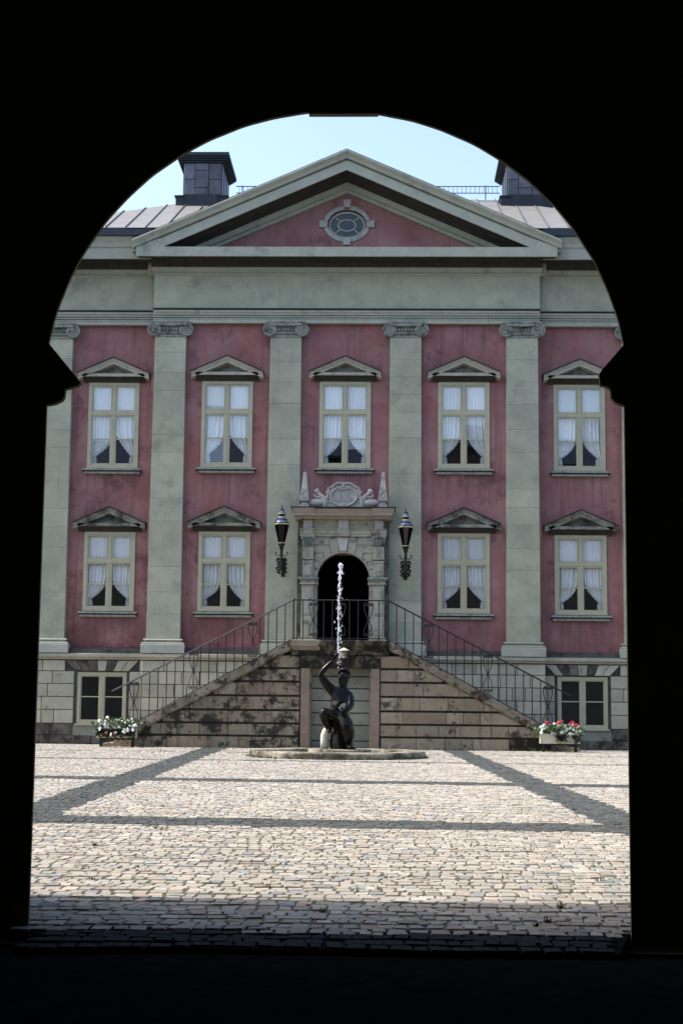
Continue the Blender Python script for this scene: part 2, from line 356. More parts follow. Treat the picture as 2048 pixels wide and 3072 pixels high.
def sett_color(x, y):
    dark = False
    for yc, hw, sl in ((15.62, .52, -.052), (23.9, .46, -.07), (32.1, .2, -.03), (37.2, .12, -.03)):
        if abs(y-(yc+sl*x)) < hw: dark = True
    for xo, wd in ((-2.98, .66), (3.36, .62)):
        xl = xo-(y-18.4)*.0284
        if xl < x < xl+wd: dark = True
    if y < 8.24: return np.array((.022, .024, .028))*(1+.2*rng.random())  # setts under the arch: passage shade painted into their colour
    k = 1+.11*rng.standard_normal()
    if dark: c = np.array((.098, .105, .103))*k
    else:
        c = np.array((.425, .392, .335))*k; t = rng.random()
        if t < .10: c = np.array((.48, .40, .335))*k
        elif t < .20: c = np.array((.335, .34, .335))*k
        elif t < .25: c = np.array((.50, .47, .42))*k
    return np.clip(c, .03, .68)
setts_v, setts_f, setts_c = [], [], []; near = []
y = 7.70; row = 0
while y < 42.6:
    dy = .118+.036*rng.random(); xl = 1.215-(1.92/8.35)*y-2.2; xr = 1.215+(1.34/8.35)*y+2.2
    if y < 9.6: xl, xr = max(xl, -1.15), min(xr, 2.95)
    if y < 8.42: xl, xr = max(xl, -.66), min(xr, 2.46)
    if y < 8.2: xl, xr = max(xl, -.47), min(xr, 2.30)
    x = xl-rng.random()*.15
    while x < xr:
        dx = .072+.052*rng.random(); cx, cy = x+dx/2, y+dy/2
        x += dx
        if 40.9 < y and abs(cx) < 5.6: continue
        wob = .05*math.sin(cx*1.3+row*.13)+.035*math.sin(cx*3.1+1.7*row)+rng.normal(0, .008); cy += wob
        g = .006 + .007*rng.random(); hx, hy = dx/2-g*.5, dy/2-g*.5
        cs = []; ra = rng.normal(0, .07); ca, sa = math.cos(ra), math.sin(ra)
        for sx, sy in ((-1, -1), (1, -1), (1, 1), (-1, 1)):
            ux, uy = sx*hx+rng.normal(0, .007), sy*hy+rng.normal(0, .008); cs.append((cx+ux*ca-uy*sa+.012*math.sin(cy*9+cx), cy+ux*sa+uy*ca))
        zt = rng.normal(0, .0014); tx, ty = rng.normal(0, .014), rng.normal(0, .014)
        vs = [(px, py, -.022) for px, py in cs]
        vs += [(cx+(px-cx)*.97, cy+(py-cy)*.97, -.005+zt) for px, py in cs]
        vs += [(cx+(px-cx)*.88, cy+(py-cy)*.92, zt+tx*(px-cx)+ty*(py-cy)) for px, py in cs]
        c = sett_color(cx, cy)
        vis = (1.215-(1.92/8.35)*cy) < cx < (1.215+(1.34/8.35)*cy)
        if vis and len(near) < 300 and y > 8.2: near.append((vs, c, cx, cy)); continue
        i = len(setts_v); setts_v += vs
        setts_f.append((i+8, i+9, i+10, i+11))
        for k in range(4):
            j = (k+1) % 4; setts_f.append((i+4+k, i+4+j, i+8+j, i+8+k)); setts_f.append((i+k, i+j, i+4+j, i+4+k))
        setts_c.append(c)
    y += dy; row += 1
def setmesh(name, v, f, cols, per):
    me = bpy.data.meshes.new(name); me.from_pydata(v, [], f); me.materials.append(M['setts'])
    at = me.color_attributes.new('Col', 'FLOAT_COLOR', 'POINT')
    a = np.ones((len(v), 4), np.float32); a[:, :3] = np.repeat(np.array(cols), per, axis=0)
    at.data.foreach_set('color', a.ravel()); me.update(); return me
o = link('cobblestones', setmesh('cobblestones', setts_v, setts_f, setts_c, 12), yard); o['kind'] = 'stuff'
o['label'] = 'pale and dark granite setts across the courtyard'
F12 = [(8, 9, 10, 11)]+[q for k in range(4) for q in ((4+k, 4+(k+1) % 4, 8+(k+1) % 4, 8+k), (k, (k+1) % 4, 4+(k+1) % 4, 4+k))]
for vs, c, cx, cy in near:
    link('cobblestone', setmesh('cobblestone', [(a-cx, b-cy, z) for a, b, z in vs], F12, [c], 12), yard, loc=(cx, cy, 0))
# weeds growing in the joints
m = MB()
def tuft(x, y, n, h):
    for _ in range(n):
        a = random.random()*6.28; l = h*(.5+random.random()); r_ = .5*l
        bx, by = x+random.gauss(0, h*.35), y+random.gauss(0, h*.35); ex, ey = bx+math.cos(a)*r_, by+math.sin(a)*r_
        wd = .004+.05*h; m.face([(bx-wd*math.sin(a), by+wd*math.cos(a), -.01), (bx+wd*math.sin(a), by-wd*math.cos(a), -.01), (ex, ey, l)])
for x, y_, n, h in ((2.27, 9.35, 26, .035), (2.12, 8.75, 30, .03), (2.05, 8.6, 20, .025), (.86, 9.0, 24, .03), (-1.2, 12.9, 30, .035)): tuft(x, y_, n, h)
for _ in range(260):
    y_ = random.choice((random.uniform(10, 30), random.uniform(30, 40.7), random.uniform(35, 40.8)))
    tuft(random.uniform(1.2-.22*y_, 1.2+.15*y_), y_, 7, .018+.02*random.random())
for _ in range(150):
    t = random.random(); tuft(random.uniform(-6.4, 6.4), 40.82-.08*random.random(), 9, .03+.04*random.random())
    a = random.uniform(math.pi, 2*math.pi); tuft(.13+2.02*math.cos(a), 34.95+2.02*math.sin(a), 8, .03+.03*random.random())
o = obj('weeds', m, 'weed', fixn=False); tag(o, 'green and yellow weeds growing between the paving setts', 'weeds', kind='stuff')

# ------------------------------------------------------------------ gatehouse round the camera
gate = thing('gatehouse', 'dark arched gateway in the foreground framing the whole courtyard', 'gatehouse', (.925, 8.35, 0))
GC, GR, GZ = .925, 1.628, 2.92
obj('arch_wall', holed(rect(-2.2, 4.0, -.05, 6.0), [arch_loop(GC-.008, 1.605, -.051, GZ, GR, 160)], 8.32, 8.35), 'gate', gate)
obj('outer_wall', holed(rect(-26, 28, -.1, 13.0), [arch_loop(.88, 2.14, -.101, 2.98, 2.24, 48)], 8.352, 9.65), 'gate_out', gate)
for xs in (-2.5, 4.0):
    obj('passage_wall', MB().box(xs, xs+.3, -5, 8.32, -.1, 6.0), 'gate', gate)
obj('vault', MB().prism([(-2.2, 4.6)]+[(.9+3.1*math.cos(t), 4.6+1.35*math.sin(t)) for t in np.linspace(math.pi, 0, 24)][1:-1]+[(4.0, 4.6), (4.0, 6.2), (-2.2, 6.2)], 'y', -5, 8.319), 'gate', gate)
obj('end_wall', MB().box(-2.5, 4.3, -5.3, -5, -.1, 6.2), 'gate', gate)
obj('keystone', MB().prism([(.757, 4.527), (1.150, 4.527), (1.20, 4.9), (.71, 4.9)], 'y', 8.31, 8.358), 'gate', gate)
imp = [(-.75, 3.19), (-.683, 3.185), (-.52, 2.99), (-.497, 2.962), (-.515, 2.945), (-.585, 2.925), (-.588, 2.882), (-.60, 2.862), (-.64, 2.842), (-.70, 2.832), (-.75, 2.832)]
obj('impost', MB().prism(imp, 'y', 8.31, 8.356), 'gate', gate)
imp2 = [(2.60, 3.215), (2.532, 3.205), (2.40, 3.05), (2.383, 3.025), (2.388, 2.962), (2.43, 2.952), (2.445, 2.935), (2.447, 2.89), (2.47, 2.865), (2.52, 2.845), (2.60, 2.845)]
obj('impost', MB().prism(imp2, 'y', 8.31, 8.356), 'gate', gate)
obj('roof', MB().prism([(9.95, 13.02), (-6.0, 13.02), (-6.0, 13.2), (2.0, 16.1), (9.95, 13.2)], 'x', -26.3, 28.3), 'gutter', gate)
for xs in (-26, 27.7): obj('side_wall', MB().box(xs, xs+.3, -5.6, 8.35, -.1, 13.0), 'gate_out', gate)
obj('street_wall', MB().box(-26, 28, -5.9, -5.6, -.1, 13.0), 'gate_out', gate)

# ------------------------------------------------------------------ the palace
pal = thing('palace', 'rose and grey green classical palace with pediment and giant pilasters across courtyard', 'palace', (0, 43, 0))
XE = 9.05
WINS = []                                        # (cx, z0, h, y, row)
for s in (-1, 1):
    WINS += [(s*WX[1], Z1, H1, YC, 1), (s*WX[1], Z2, H2, YC, 2), (s*WO, Z1-.0, H1, YO, 1), (s*WO, Z2, H2, YO, 2)]
WINS.append((0, Z1, H1, YC, 1))
hw = .66
ch = [rect(cx-hw, cx+hw, z+.06, z+h-.06) for cx, z, h, y_, r_ in WINS if y_ == YC] + [rect(-.735, .735, 2.80, 5.40)]
obj('wall', holed(rect(-5.52, 5.52, 2.5, 12.2), ch, YC, YC+.5), 'pink', pal)
for s in (-1, 1):
    x0, x1 = sorted((s*5.518, s*XE))
    hs = [rect(cx-hw, cx+hw, z+.06, z+h-.06) for cx, z, h, y_, r_ in WINS if y_ == YO and cx*s > 0]
    obj('wall', holed(rect(x0, x1, 2.5, 12.2), hs, YO, YO+.5), 'pink', pal)
    obj('end_wall', MB().box(*sorted((s*XE, s*(XE-.4))), YO+.5, 52.2, 0, 14.4), 'pink', pal)
obj('back_wall', MB().box(-XE, XE, 52.2, 52.6, 0, 14.4), 'pink', pal)
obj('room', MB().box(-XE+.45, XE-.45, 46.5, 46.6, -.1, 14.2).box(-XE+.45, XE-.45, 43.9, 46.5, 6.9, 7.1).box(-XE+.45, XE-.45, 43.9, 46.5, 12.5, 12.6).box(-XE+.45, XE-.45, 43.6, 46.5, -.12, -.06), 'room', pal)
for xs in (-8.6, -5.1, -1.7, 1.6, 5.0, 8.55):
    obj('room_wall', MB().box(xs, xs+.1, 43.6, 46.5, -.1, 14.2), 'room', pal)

# --- windows
def window_meshes(h, tz0, tz1, bz):
    fw = .735; d0, d1 = -.035, .10
    fr = MB()
    fr.box(-fw, -fw+.105, d0, d1, 0, h).box(fw-.105, fw, d0, d1, 0, h).box(-fw+.105, fw-.105, d0, d1, h-.085, h)
    fr.box(-fw+.105, fw-.105, d0, d1, 0, .10).box(-fw-.008, fw+.008, d0-.02, d0-.001, -.002, .035)
    fr.box(-fw+.105, fw-.105, d0+.006, d1, tz0, tz1).box(-.058, .058, d0+.012, d1, .10, tz0).box(-.05, .05, d0+.014, d1, tz1, h-.085)
    fr.box(-.006, .006, d0+.004, d0+.03, .10, tz0)
    sash = MB()
    for s in (-1, 1):
        a, b = (.059, fw-.106); y0 = d0+.022
        for z0, z1 in ((.101, tz0-.001), (tz1+.001, h-.086)):
            for (u0, u1, v0, v1) in ((a, a+.030, z0, z1), (b-.032, b, z0, z1), (a+.03, b-.032, z0, z0+.045), (a+.03, b-.032, z1-.038, z1)):
                sash.box(*sorted((s*u0, s*u1)), y0, .034, v0, v1)
        sash.box(*sorted((s*(a+.03), s*(b-.032))), y0+.004, .03, bz-.016, bz+.016)
    pa, pb = .089, fw-.138
    P = [((pa+pb)/2, (.146+bz-.016)/2, (pb-pa), bz-.016-.146), ((pa+pb)/2, (bz+.016+tz0-.039)/2, pb-pa, tz0-.039-bz-.016), ((pa+pb)/2, (tz1+.046+h-.124)/2, pb-pa, h-.124-tz1-.046)]
    panes = []
    for (cx, cz, w_, hh) in P:
        m = MB(); m.face([(-w_/2-.004, 0, -hh/2-.004), (w_/2+.004, 0, -hh/2-.004), (w_/2+.004, 0, hh/2+.004), (-w_/2-.004, 0, hh/2+.004)]); panes.append((cx, cz, m.mesh('pane', 'glass')))
    return fr.mesh('window', 'frame'), sash.mesh('sash', 'frame'), panes, (pa, pb, tz0, tz1, bz, h)
def pediment_mesh(mat, h):
    z = h+.005; m = MB()
    prof = [(.02, z), (-.06, z), (-.075, z+.045), (-.13, z+.075), (-.15, z+.10), (-.235, z+.125), (-.245, z+.14), (-.245, z+.225), (.02, z+.225)]
    m.box(-.905, .905, -.245, .02, z+.14, z+.225)
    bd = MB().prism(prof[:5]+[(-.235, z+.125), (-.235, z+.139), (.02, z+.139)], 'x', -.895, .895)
    a = z+.225
    rk = [(.02, .0), (-.10, .0), (-.10, .03), (-.245, .03), (-.245, .105), (-.26, .11), (-.275, .165), (-.30, .185), (-.30, .20), (.02, .20)]
    zt = z+.55
    for s in (-1, 1):
        m.prism([(y_, zt+dz-.2) for y_, dz in rk], 'x', 0, s*1.03, lambda v: (v[0], v[1], v[2]+.13-.437*abs(v[0])+(0 if abs(v[0]) < .5 else .0)))
    tym = MB().prism([(-.82, a-.01), (.82, a-.01), (0, a+.36)], 'y', -.055, .02)
    fl = MB()
    for s in (-1, 1):
        fl.prism([(.03, zt+.001), (-.312, zt+.001), (-.312, zt+.032), (.03, zt+.045)], 'x', 0, s*1.05, lambda v: (v[0], v[1], v[2]+.13-.437*abs(v[0])))
    return m.mesh('window_pediment', mat), tym.mesh('tympanum', 'pediment_dark'), fl.mesh('flashing', 'flash'), bd.mesh('bed_moulding', 'soffit_shade')  # bed moulding colour holds the shade under the hood
def sill_mesh():
    m = MB().prism([(.02, -.012), (-.14, -.022), (-.15, -.03), (-.15, -.072), (.02, -.072)], 'x', -.845, .845)
    m.prism([(.02, -.105), (-.10, -.105), (-.10, -.165), (-.06, -.172), (.02, -.172)], 'x', -.80, .80)
    return m.mesh('sill', 'sill')
SILL = sill_mesh(); SF = MB().box(-.85, .85, -.115, .02, -.104, -.0725).mesh('sill_flashing', 'flash')
WM = {1: window_meshes(H1, 1.565, 1.665, .855), 2: window_meshes(H2, 1.385, 1.485, .775)}
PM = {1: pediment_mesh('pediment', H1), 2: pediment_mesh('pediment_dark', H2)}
def pick(cx, row):
    side = 'left' if cx < 0 else 'right'
    if cx == 0: return 'upper window above the portal'
    return f"{'outermost' if abs(cx) > 5 else 'inner'} {side} window of the {'upper' if row == 1 else 'lower'} storey"
def drape(pa, pb, z0, z1, s, seed):
    """tied back net curtain: full at the top, gathered to the outer side near the bottom, with a ruffled edge"""
    rr = random.Random(seed); m = MB(); nu, nv = 44, 40; ph = rr.random()*6; nf = rr.choice((4, 5, 5, 6)); tie = .80+.05*rr.random(); grid = []
    cut = .28+.14*rr.random(); pw = rr.uniform(1.5, 2.5)
    for j in range(nv+1):
        t = j/nv; z = z1-(z1-z0)*t
        if t < cut: g = 1.0
        elif t < tie: g = 1-(1-.20)*(((t-cut)/(tie-cut))**pw)
        else: g = .20+.06*math.sin((t-tie)/(1-tie)*2.6)
        rw = []
        for i in range(nu+1):
            u = i/nu; sag = .035*math.sin(math.pi*u)*max(0, min(1, (t-.2)/.5))*(t < tie)
            x = pb-(pb-pa)*u*g; amp = .036*(.35+.65*min(1, g+.15))
            y_ = .092+amp*math.sin(nf*6.28*u+ph+.6*math.sin(3*t))+.01*math.sin(17*u+3*t)
            if u > .93: x += -.016*math.sin(t*95)*(u-.93)/.07*(t > cut); y_ += .014*math.cos(t*80)
            rw.append((s*x, y_, z-sag))
        grid.append(rw)
    m.v = [p for rw in grid for p in rw]
    for j in range(nv):
        for i in range(nu):
            a = j*(nu+1)+i; m.f.append((a, a+1, a+nu+2, a+nu+1))
    return m
def sheer(pa, pb, z0, z1, s, seed):
    rr = random.Random(seed); m = MB(); nu = 60; ph = rr.random()*6
    for zz in (z1, (z0+z1)/2, z0):
        for i in range(nu+1):
            u = i/nu; m.v.append((s*(pb-(pb-pa)*u),   .06+.010*math.sin(88*u+ph+2*math.sin(5*u))+.004*math.sin(31*u), zz))
    for j in range(2):
        for i in range(nu): a = j*(nu+1)+i; m.f.append((a, a+1, a+nu+2, a+nu+1))
    return m
seed = 1
for cx, z0, h, yw, row in WINS:
    fr, sash, panes, (pa, pb, tz0, tz1, bz, hh) = WM[row]
    wn = link('window', fr, pal, loc=(cx, yw, z0)); wn['label'] = pick(cx, row)+', olive cream frame'
    link('sash', sash, wn); link('sill', SILL, wn); link('sill_flashing', SF, wn)
    for nm, me in zip(('window_pediment', 'tympanum', 'flashing', 'bed_moulding'), PM[row]): link(nm, me, wn)
    for s in (-1, 1):
        for (px, pz, me) in panes:
            link('pane', me, wn, loc=(s*px, .015, pz), rot=(random.gauss(0, .013), 0, random.gauss(0, .03)))
        side = 'left' if s < 0 else 'right'
        c = link('curtain', drape(pa-.03, pb+.02, .13, tz0, s, seed).mesh('curtain', 'cloth', 'all', False), None, loc=(cx, yw, z0))
        tag(c, f'white tied back ruffled curtain on {side} side of {pick(cx, row)}', 'curtain', 'tied back window curtains')
        c = link('curtain', sheer(pa-.03, pb+.02, tz1+.02, hh-.09, s, seed+50).mesh('curtain', 'cloth', 'all', False), None, loc=(cx, yw, z0))
        tag(c, f'pleated net curtain behind {side} top pane of {pick(cx, row)}', 'curtain', 'pleated top pane curtains')
        seed += 1

# --- pilasters
def capital_mesh(hw):
    m = MB(); zb = 0.
    m.prism([(.0, .40), (-.27, .40), (-.29, .425), (-.29, .455), (.0, .455)], 'x', -.56, .56)          # abacus
    m.prism([(.0, .0), (-.19, .0), (-.205, .02), (-.19, .055), (.0, .055)], 'x', -hw-.02, hw+.02)       # necking
    m.prism([(-.46, .345), (-.2, .335), (0, .328), (.2, .335), (.46, .345), (.46, .40), (-.46, .40)], 'y', -.275, 0)
    m.box(-.40, .40, -.17, 0, .05, .34)
    for k in range(7):
        m.ball((-.27+.09*k, -.18, .235), .035, .05, .07, 8, 6)
    m.prism([(.0, .10), (-.20, .10), (-.225, .125), (-.225, .15), (.0, .15)], 'x', -.40, .40)
    for s in (-1, 1):
        cx, cz = s*.455, .215
        m.lathe([(.19, -.24), (.19, .0)], 22, (0, 0, 0)) if False else None
        circ = ell(cx, cz, .188, .188, 22); m.prism(circ, 'y', -.235, 0)
        sp = []
        for k in range(64):
            t = k/63; a = math.pi/2+s*(-1)*t*2*math.pi*2.35; r_ = .178*(1-t)**.9+.022
            sp.append((cx+r_*math.cos(a)*1.0, -.242, cz+r_*math.sin(a)))
        m.tube(sp, [.026-.012*k/63 for k in range(64)], 6)
        m.ball((cx, -.245, cz), .03, .03, .03, 8, 5)
    return m.mesh('capital', 'cap', True)
def base_mesh(hw):
    m = MB()
    m.prism([(0, 0), (-.30, 0), (-.30, .235), (-.285, .25), (0, .25)], 'x', -hw-.14, hw+.14)
    m.prism([(0, .25), (-.275, .25), (-.29, .275), (-.275, .30), (0, .30)], 'x', -hw-.12, hw+.12)
    m.prism([(0, .30), (-.215, .305), (-.20, .33), (-.21, .35), (0, .35)], 'x', -hw-.04, hw+.04)
    m.prism([(0, .35), (-.235, .35), (-.255, .375), (-.235, .402), (0, .402)], 'x', -hw-.075, hw+.075)
    return m.mesh('base', 'green_light', True)
HWB, HWT = .475, .447
CAP, BASE = capital_mesh(HWT), base_mesh(HWB)
def pilaster(cx, yw, idx):
    z0, z1 = 2.952, 11.64; rr = random.Random(40+idx)
    core = MB().prism([(-HWB+.012, z0), (HWB-.012, z0), (HWT-.012, z1), (-HWT+.012, z1)], 'y', -.165, .0)
    p = link('pilaster', core.mesh('pilaster', 'green'), pal, loc=(cx, yw, 0))
    link('capital', CAP, p, loc=(0, 0, 11.632)); link('base', BASE, p, loc=(0, 0, 2.545))
    z = z0
    while z < z1-.05:
        h = rr.choice((.52, .6, .66, .72, 1.05, 1.3)); 
        if z1-(z+h) < .4: h = z1-z
        W = lambda q: HWB+(HWT-HWB)*(q-z0)/(z1-z0)
        m = MB(); a, b = W(z), W(z+h); dy = rr.uniform(-.004, .004)
        m.block([(-a, z+.0015-z), (a, .0015), (b, h-.0015), (-b, h-.0015)], -.18+dy, 0, .004, .004)
        link('stone_block', m.mesh('stone_block', 'green'), p, loc=(0, 0, z)); z += h
k = 0
for s in (-1, 1):
    for x in PX: pilaster(s*x, YC, k); k += 1
    pilaster(s*PO, YO, k); k += 1
    # rose coloured corner strip beside the last pilaster of the centre section
    obj('wall_strip', MB().box(*sorted((s*5.52, s*5.60)), YC+.03, YO+.02, 2.6, 12.06), 'pink', pal)

# --- entablature
def entab(x0, x1, y, name_x, ends=0):
    n = max(2, int(round((x1-x0)/1.45))); xs = [x0]+[x0+(x1-x0)*(i+random.uniform(-.12, .12))/n for i in range(1, n)]+[x1]
    prof = [(y+.02, 12.062), (y-.165, 12.062), (y-.165, 12.165), (y-.18, 12.17), (y-.18, 12.205), (y-.15, 12.207), (y-.15, 12.222), (y-.205, 12.224), (y-.205, 12.265), (y-.17, 12.267), (y-.17, 12.283), (y-.235, 12.285), (y-.24, 12.33), (y-.275, 12.36), (y-.285, 12.41), (y+.02, 12.41)]
    ent = obj('architrave', MB().box(x0+.01, x1-.01, y-.15, y+.02, 12.07, 12.40), 'grime', pal)
    for i in range(len(xs)-1):
        obj('stone_block', MB().prism(prof, 'x', xs[i]+.003, xs[i+1]-.003), 'green_light', ent)
    obj('flashing', MB().prism([(y+.02, 12.412), (y-.29, 12.412), (y-.29, 12.44), (y-.17, 12.502), (y+.02, 12.502)], 'x', x0-.004, x1+.004), 'flash', ent)
    obj('frieze', MB().box(x0, x1, y-.17, y+.02, 12.503, 13.46), 'green', pal)
for (x0, x1, y) in ((-5.56, 5.56, YC), (-XE-.1, -5.562, YO), (5.562, XE+.1, YO)): entab(x0, x1, y, '')
# centre cornice: bed moulding, soffit, corona
def cor(y): return [(y+.02, 13.462), (y-.18, 13.462), (y-.20, 13.49), (y-.20, 13.52), (y-.28, 13.545), (y-.31, 13.56), (y-.33, 13.64), (y-.36, 13.66), (y+.02, 13.66)]
def sof(y): return [(y+.02, 13.661), (y-.36, 13.661), (y-.42, 13.70), (y-.50, 13.80), (y-.54, 13.835), (y-.90, 13.835), (y-.90, 13.90), (y+.02, 13.90)]
cn = obj('cornice', MB().prism(cor(YC), 'x', -5.62, 5.62), 'green_light', pal); cn['label'] = 'deep horizontal cornice under the pediment'
obj('soffit', MB().prism(sof(YC), 'x', -5.62, 5.62).box(-5.94, -5.621, YC-.90, YC+.4, 13.836, 13.90).box(5.621, 5.94, YC-.90, YC+.4, 13.836, 13.90), 'soffit_shade', cn)  # dark soffit colour stands in for the shade below the corona
obj('corona', MB().prism([(YC-.901, 13.81), (YC-.965, 13.81), (YC-.965, 14.085), (YC-.2, 14.10), (YC+.02, 14.10), (YC+.02, 13.901), (YC-.901, 13.901)], 'x', -5.98, 5.98), 'green_light', cn)
for s in (-1, 1):
    x0, x1 = sorted((s*5.60, s*(XE+.75)))
    obj('cornice', MB().prism(cor(YO), 'x', x0, x1), 'green_light', pal); obj('soffit', MB().prism(sof(YO), 'x', x0, x1), 'soffit_shade', pal)
    pr = [(YO+.02, 13.901), (YO-.901, 13.901), (YO-.901, 13.81), (YO-.965, 13.81), (YO-.965, 14.12), (YO-1.0, 14.15), (YO-1.02, 14.26), (YO-1.08, 14.36), (YO-1.12, 14.42), (YO+.02, 14.42)]
    obj('cornice', MB().prism(pr, 'x', x0, x1), 'green_light', pal)
    obj('gutter', MB().prism([(YO-.9, 14.422), (YO-1.13, 14.422), (YO-1.16, 14.45), (YO-1.16, 14.63), (YO-1.10, 14.66), (YO-.9, 14.66)], 'x', x0-.02, x1+.02), 'gutter', pal)
# pediment
ped = obj('pediment', holed([(-4.9, 14.05), (4.9, 14.05), (0, 16.3)], [ell(-.005, 15.06, .555, .425, 48)], YC, YC+.3), 'pink', pal)
SP = .437
rk = [(YC+.0, 16.925), (YC-1.10, 16.925), (YC-1.105, 16.885), (YC-1.08, 16.85), (YC-1.02, 16.78), (YC-1.0, 16.72), (YC-.985, 16.70), (YC-.88, 16.70), (YC-.88, 16.645), (YC-.955, 16.64), (YC-.955, 16.615), (YC-.955, 16.365), (YC-.90, 16.365), (YC-.90, 16.50), (YC-.25, 16.50), (YC-.245, 16.235), (YC-.235, 16.10), (YC-.20, 16.08), (YC-.12, 16.06), (YC-.10, 15.98), (YC+.0, 15.97)]
def shear(v): return (v[0], v[1], v[2]-SP*abs(v[0]))
low = [p for p in rk if p[1] < 16.62]+[(YC+.0, 16.6)]
up = [p for p in rk if p[1] >= 16.61]
for s in (-1, 1):
    o = obj('raking_cornice', MB().prism(low[::1], 'x', s*.0005, s*5.74, shear), 'green_light', ped)
    obj('raking_soffit', MB().prism([(YC-.899, 16.39), (YC-.60, 16.39), (YC-.55, 16.33), (YC-.36, 16.30), (YC-.31, 16.26), (YC-.252, 16.24), (YC-.252, 16.498), (YC-.899, 16.498)], 'x', s*.0005, s*5.6, shear), 'soffit_shade', ped)
    obj('raking_sima', MB().prism([(YC, 16.606)]+[p for p in up if p[0] < YC] + [(YC, 16.925)] if False else [(YC, 16.925)]+[p for p in up[1:]]+[(YC, 16.60)], 'x', s*.0005, s*6.10, shear), 'green_light', ped)
    obj('flashing', MB().prism([(YC+.1, 16.927), (YC-1.075, 16.927), (YC-1.075, 16.952), (YC+.1, 16.965)], 'x', s*.0, s*6.12, shear), 'flash', ped)
    # gable roof running back from the pediment
    obj('gable_roof', MB().prism([(YC+.1, 16.90), (YC+4.6, 16.90), (YC+4.6, 16.955), (YC+.1, 16.955)], 'x', s*.002, s*6.0, shear), 'seam', ped)
    obj('corner_block', MB().prism([(s*5.742, 14.086), (s*5.98, 14.086), (s*5.98, 14.26-.26), (s*5.742, 14.10)] if False else [(s*5.3, 14.087), (s*5.976, 14.087), (s*5.976, 14.10), (s*5.3, 14.34)], 'y', YC-.953, YC-.02), 'green_light', ped)
# oculus
oc = link('oculus_window', MB().add(holed(ell(0, 0, .535, .41), [ell(0, 0, .472, .35)], .06, .16)).add(holed(ell(0, 0, .275, .185), [ell(0, 0, .232, .148)], .075, .14)).mesh('oculus_window', 'green_light'), pal, loc=(-.005, YC, 15.045))
oc['label'] = 'oval window with blue glass in the middle of the pediment'
for a in (R(43), R(137), R(223), R(317)):
    d = Vector((math.cos(a)*.27, math.sin(a)*.18)); e = Vector((math.cos(a)*.50, math.sin(a)*.37)); n_ = Vector((-(e-d).y, (e-d).x)).normalized()*.016
    obj('glazing_bar', MB().prism([tuple(d-n_), tuple(e-n_), tuple(e+n_), tuple(d+n_)], 'y', .08, .13), 'green_light', oc)
obj('pane', MB().prism(ell(0, 0, .25, .165, 28), 'y', .10, .108), 'glass_blue', oc)
for k in range(4):
    t0, t1 = R((43, 137, 223, 317)[k]), R((137, 223, 317, 403)[k])
    obj('pane', MB().prism(ell(0, 0, .49, .366, 12, t0, t1, False)+ell(0, 0, .25, .165, 12, t0, t1, False)[::-1], 'y', .10+.002*k, .108+.002*k), 'glass_blue', oc)
for (t0, t1) in ((12, 47), (48, 81), (99, 132), (133, 168), (192, 227), (228, 261), (279, 312), (313, 348)):
    a = ell(0, .015, .675, .545, 8, R(t0), R(t1), False); b = ell(0, .015, .562, .432, 8, R(t0), R(t1), False)
    obj('frame_stone', MB().prism(a+b[::-1], 'y', -.035, .05), 'portal_grey', oc)
for poly in ([(-.112, .74), (.112, .74), (.09, .525-.02), (-.09, .505)], [(-.11, -.62), (.11, -.62), (.09, -.40), (-.09, -.40)], [(-.80, .11), (-.80, -.10), (-.565, -.085), (-.565, .095)], [(.80, .11), (.80, -.10), (.565, -.085), (.565, .095)]):
    obj('frame_stone', MB().prism(poly, 'y', -.075, .05), 'portal_grey', oc)

# --- roof
ZR0, YR0, RS, YRT = 14.66, YO-1.13, .5, 47.35; ZRT = ZR0+RS*(YRT-YR0); XR = 9.8; XT = XR-(YRT-YR0)
m = MB()
A, B, C_, D = (-XR, YR0, ZR0), (XR, YR0, ZR0), (XR, 2*YRT-YR0, ZR0), (-XR, 2*YRT-YR0, ZR0); E_, F_ = (-XT, YRT, ZRT), (XT, YRT, ZRT)
for f in ((B, C_, F_), (C_, D, E_, F_), (D, A, E_)): m.face(f)
zr = lambda y: ZR0+RS*(y-YR0)
YV = YR0+(16.93-ZR0)/RS; XV = (16.93-zr(43.02))/SP
for s in (-1, 1): m.face([(s*x, y, zr(y)) for x, y in ((XR, YR0), ((16.93-ZR0)/SP, YR0), (0, YV), (0, YRT), (XT, YRT))])
rf = obj('roof', m, 'seam', pal)
step = .575; ns = int(XR/step)+1; rows_ = 6; LY = YRT-YR0
seams = MB()
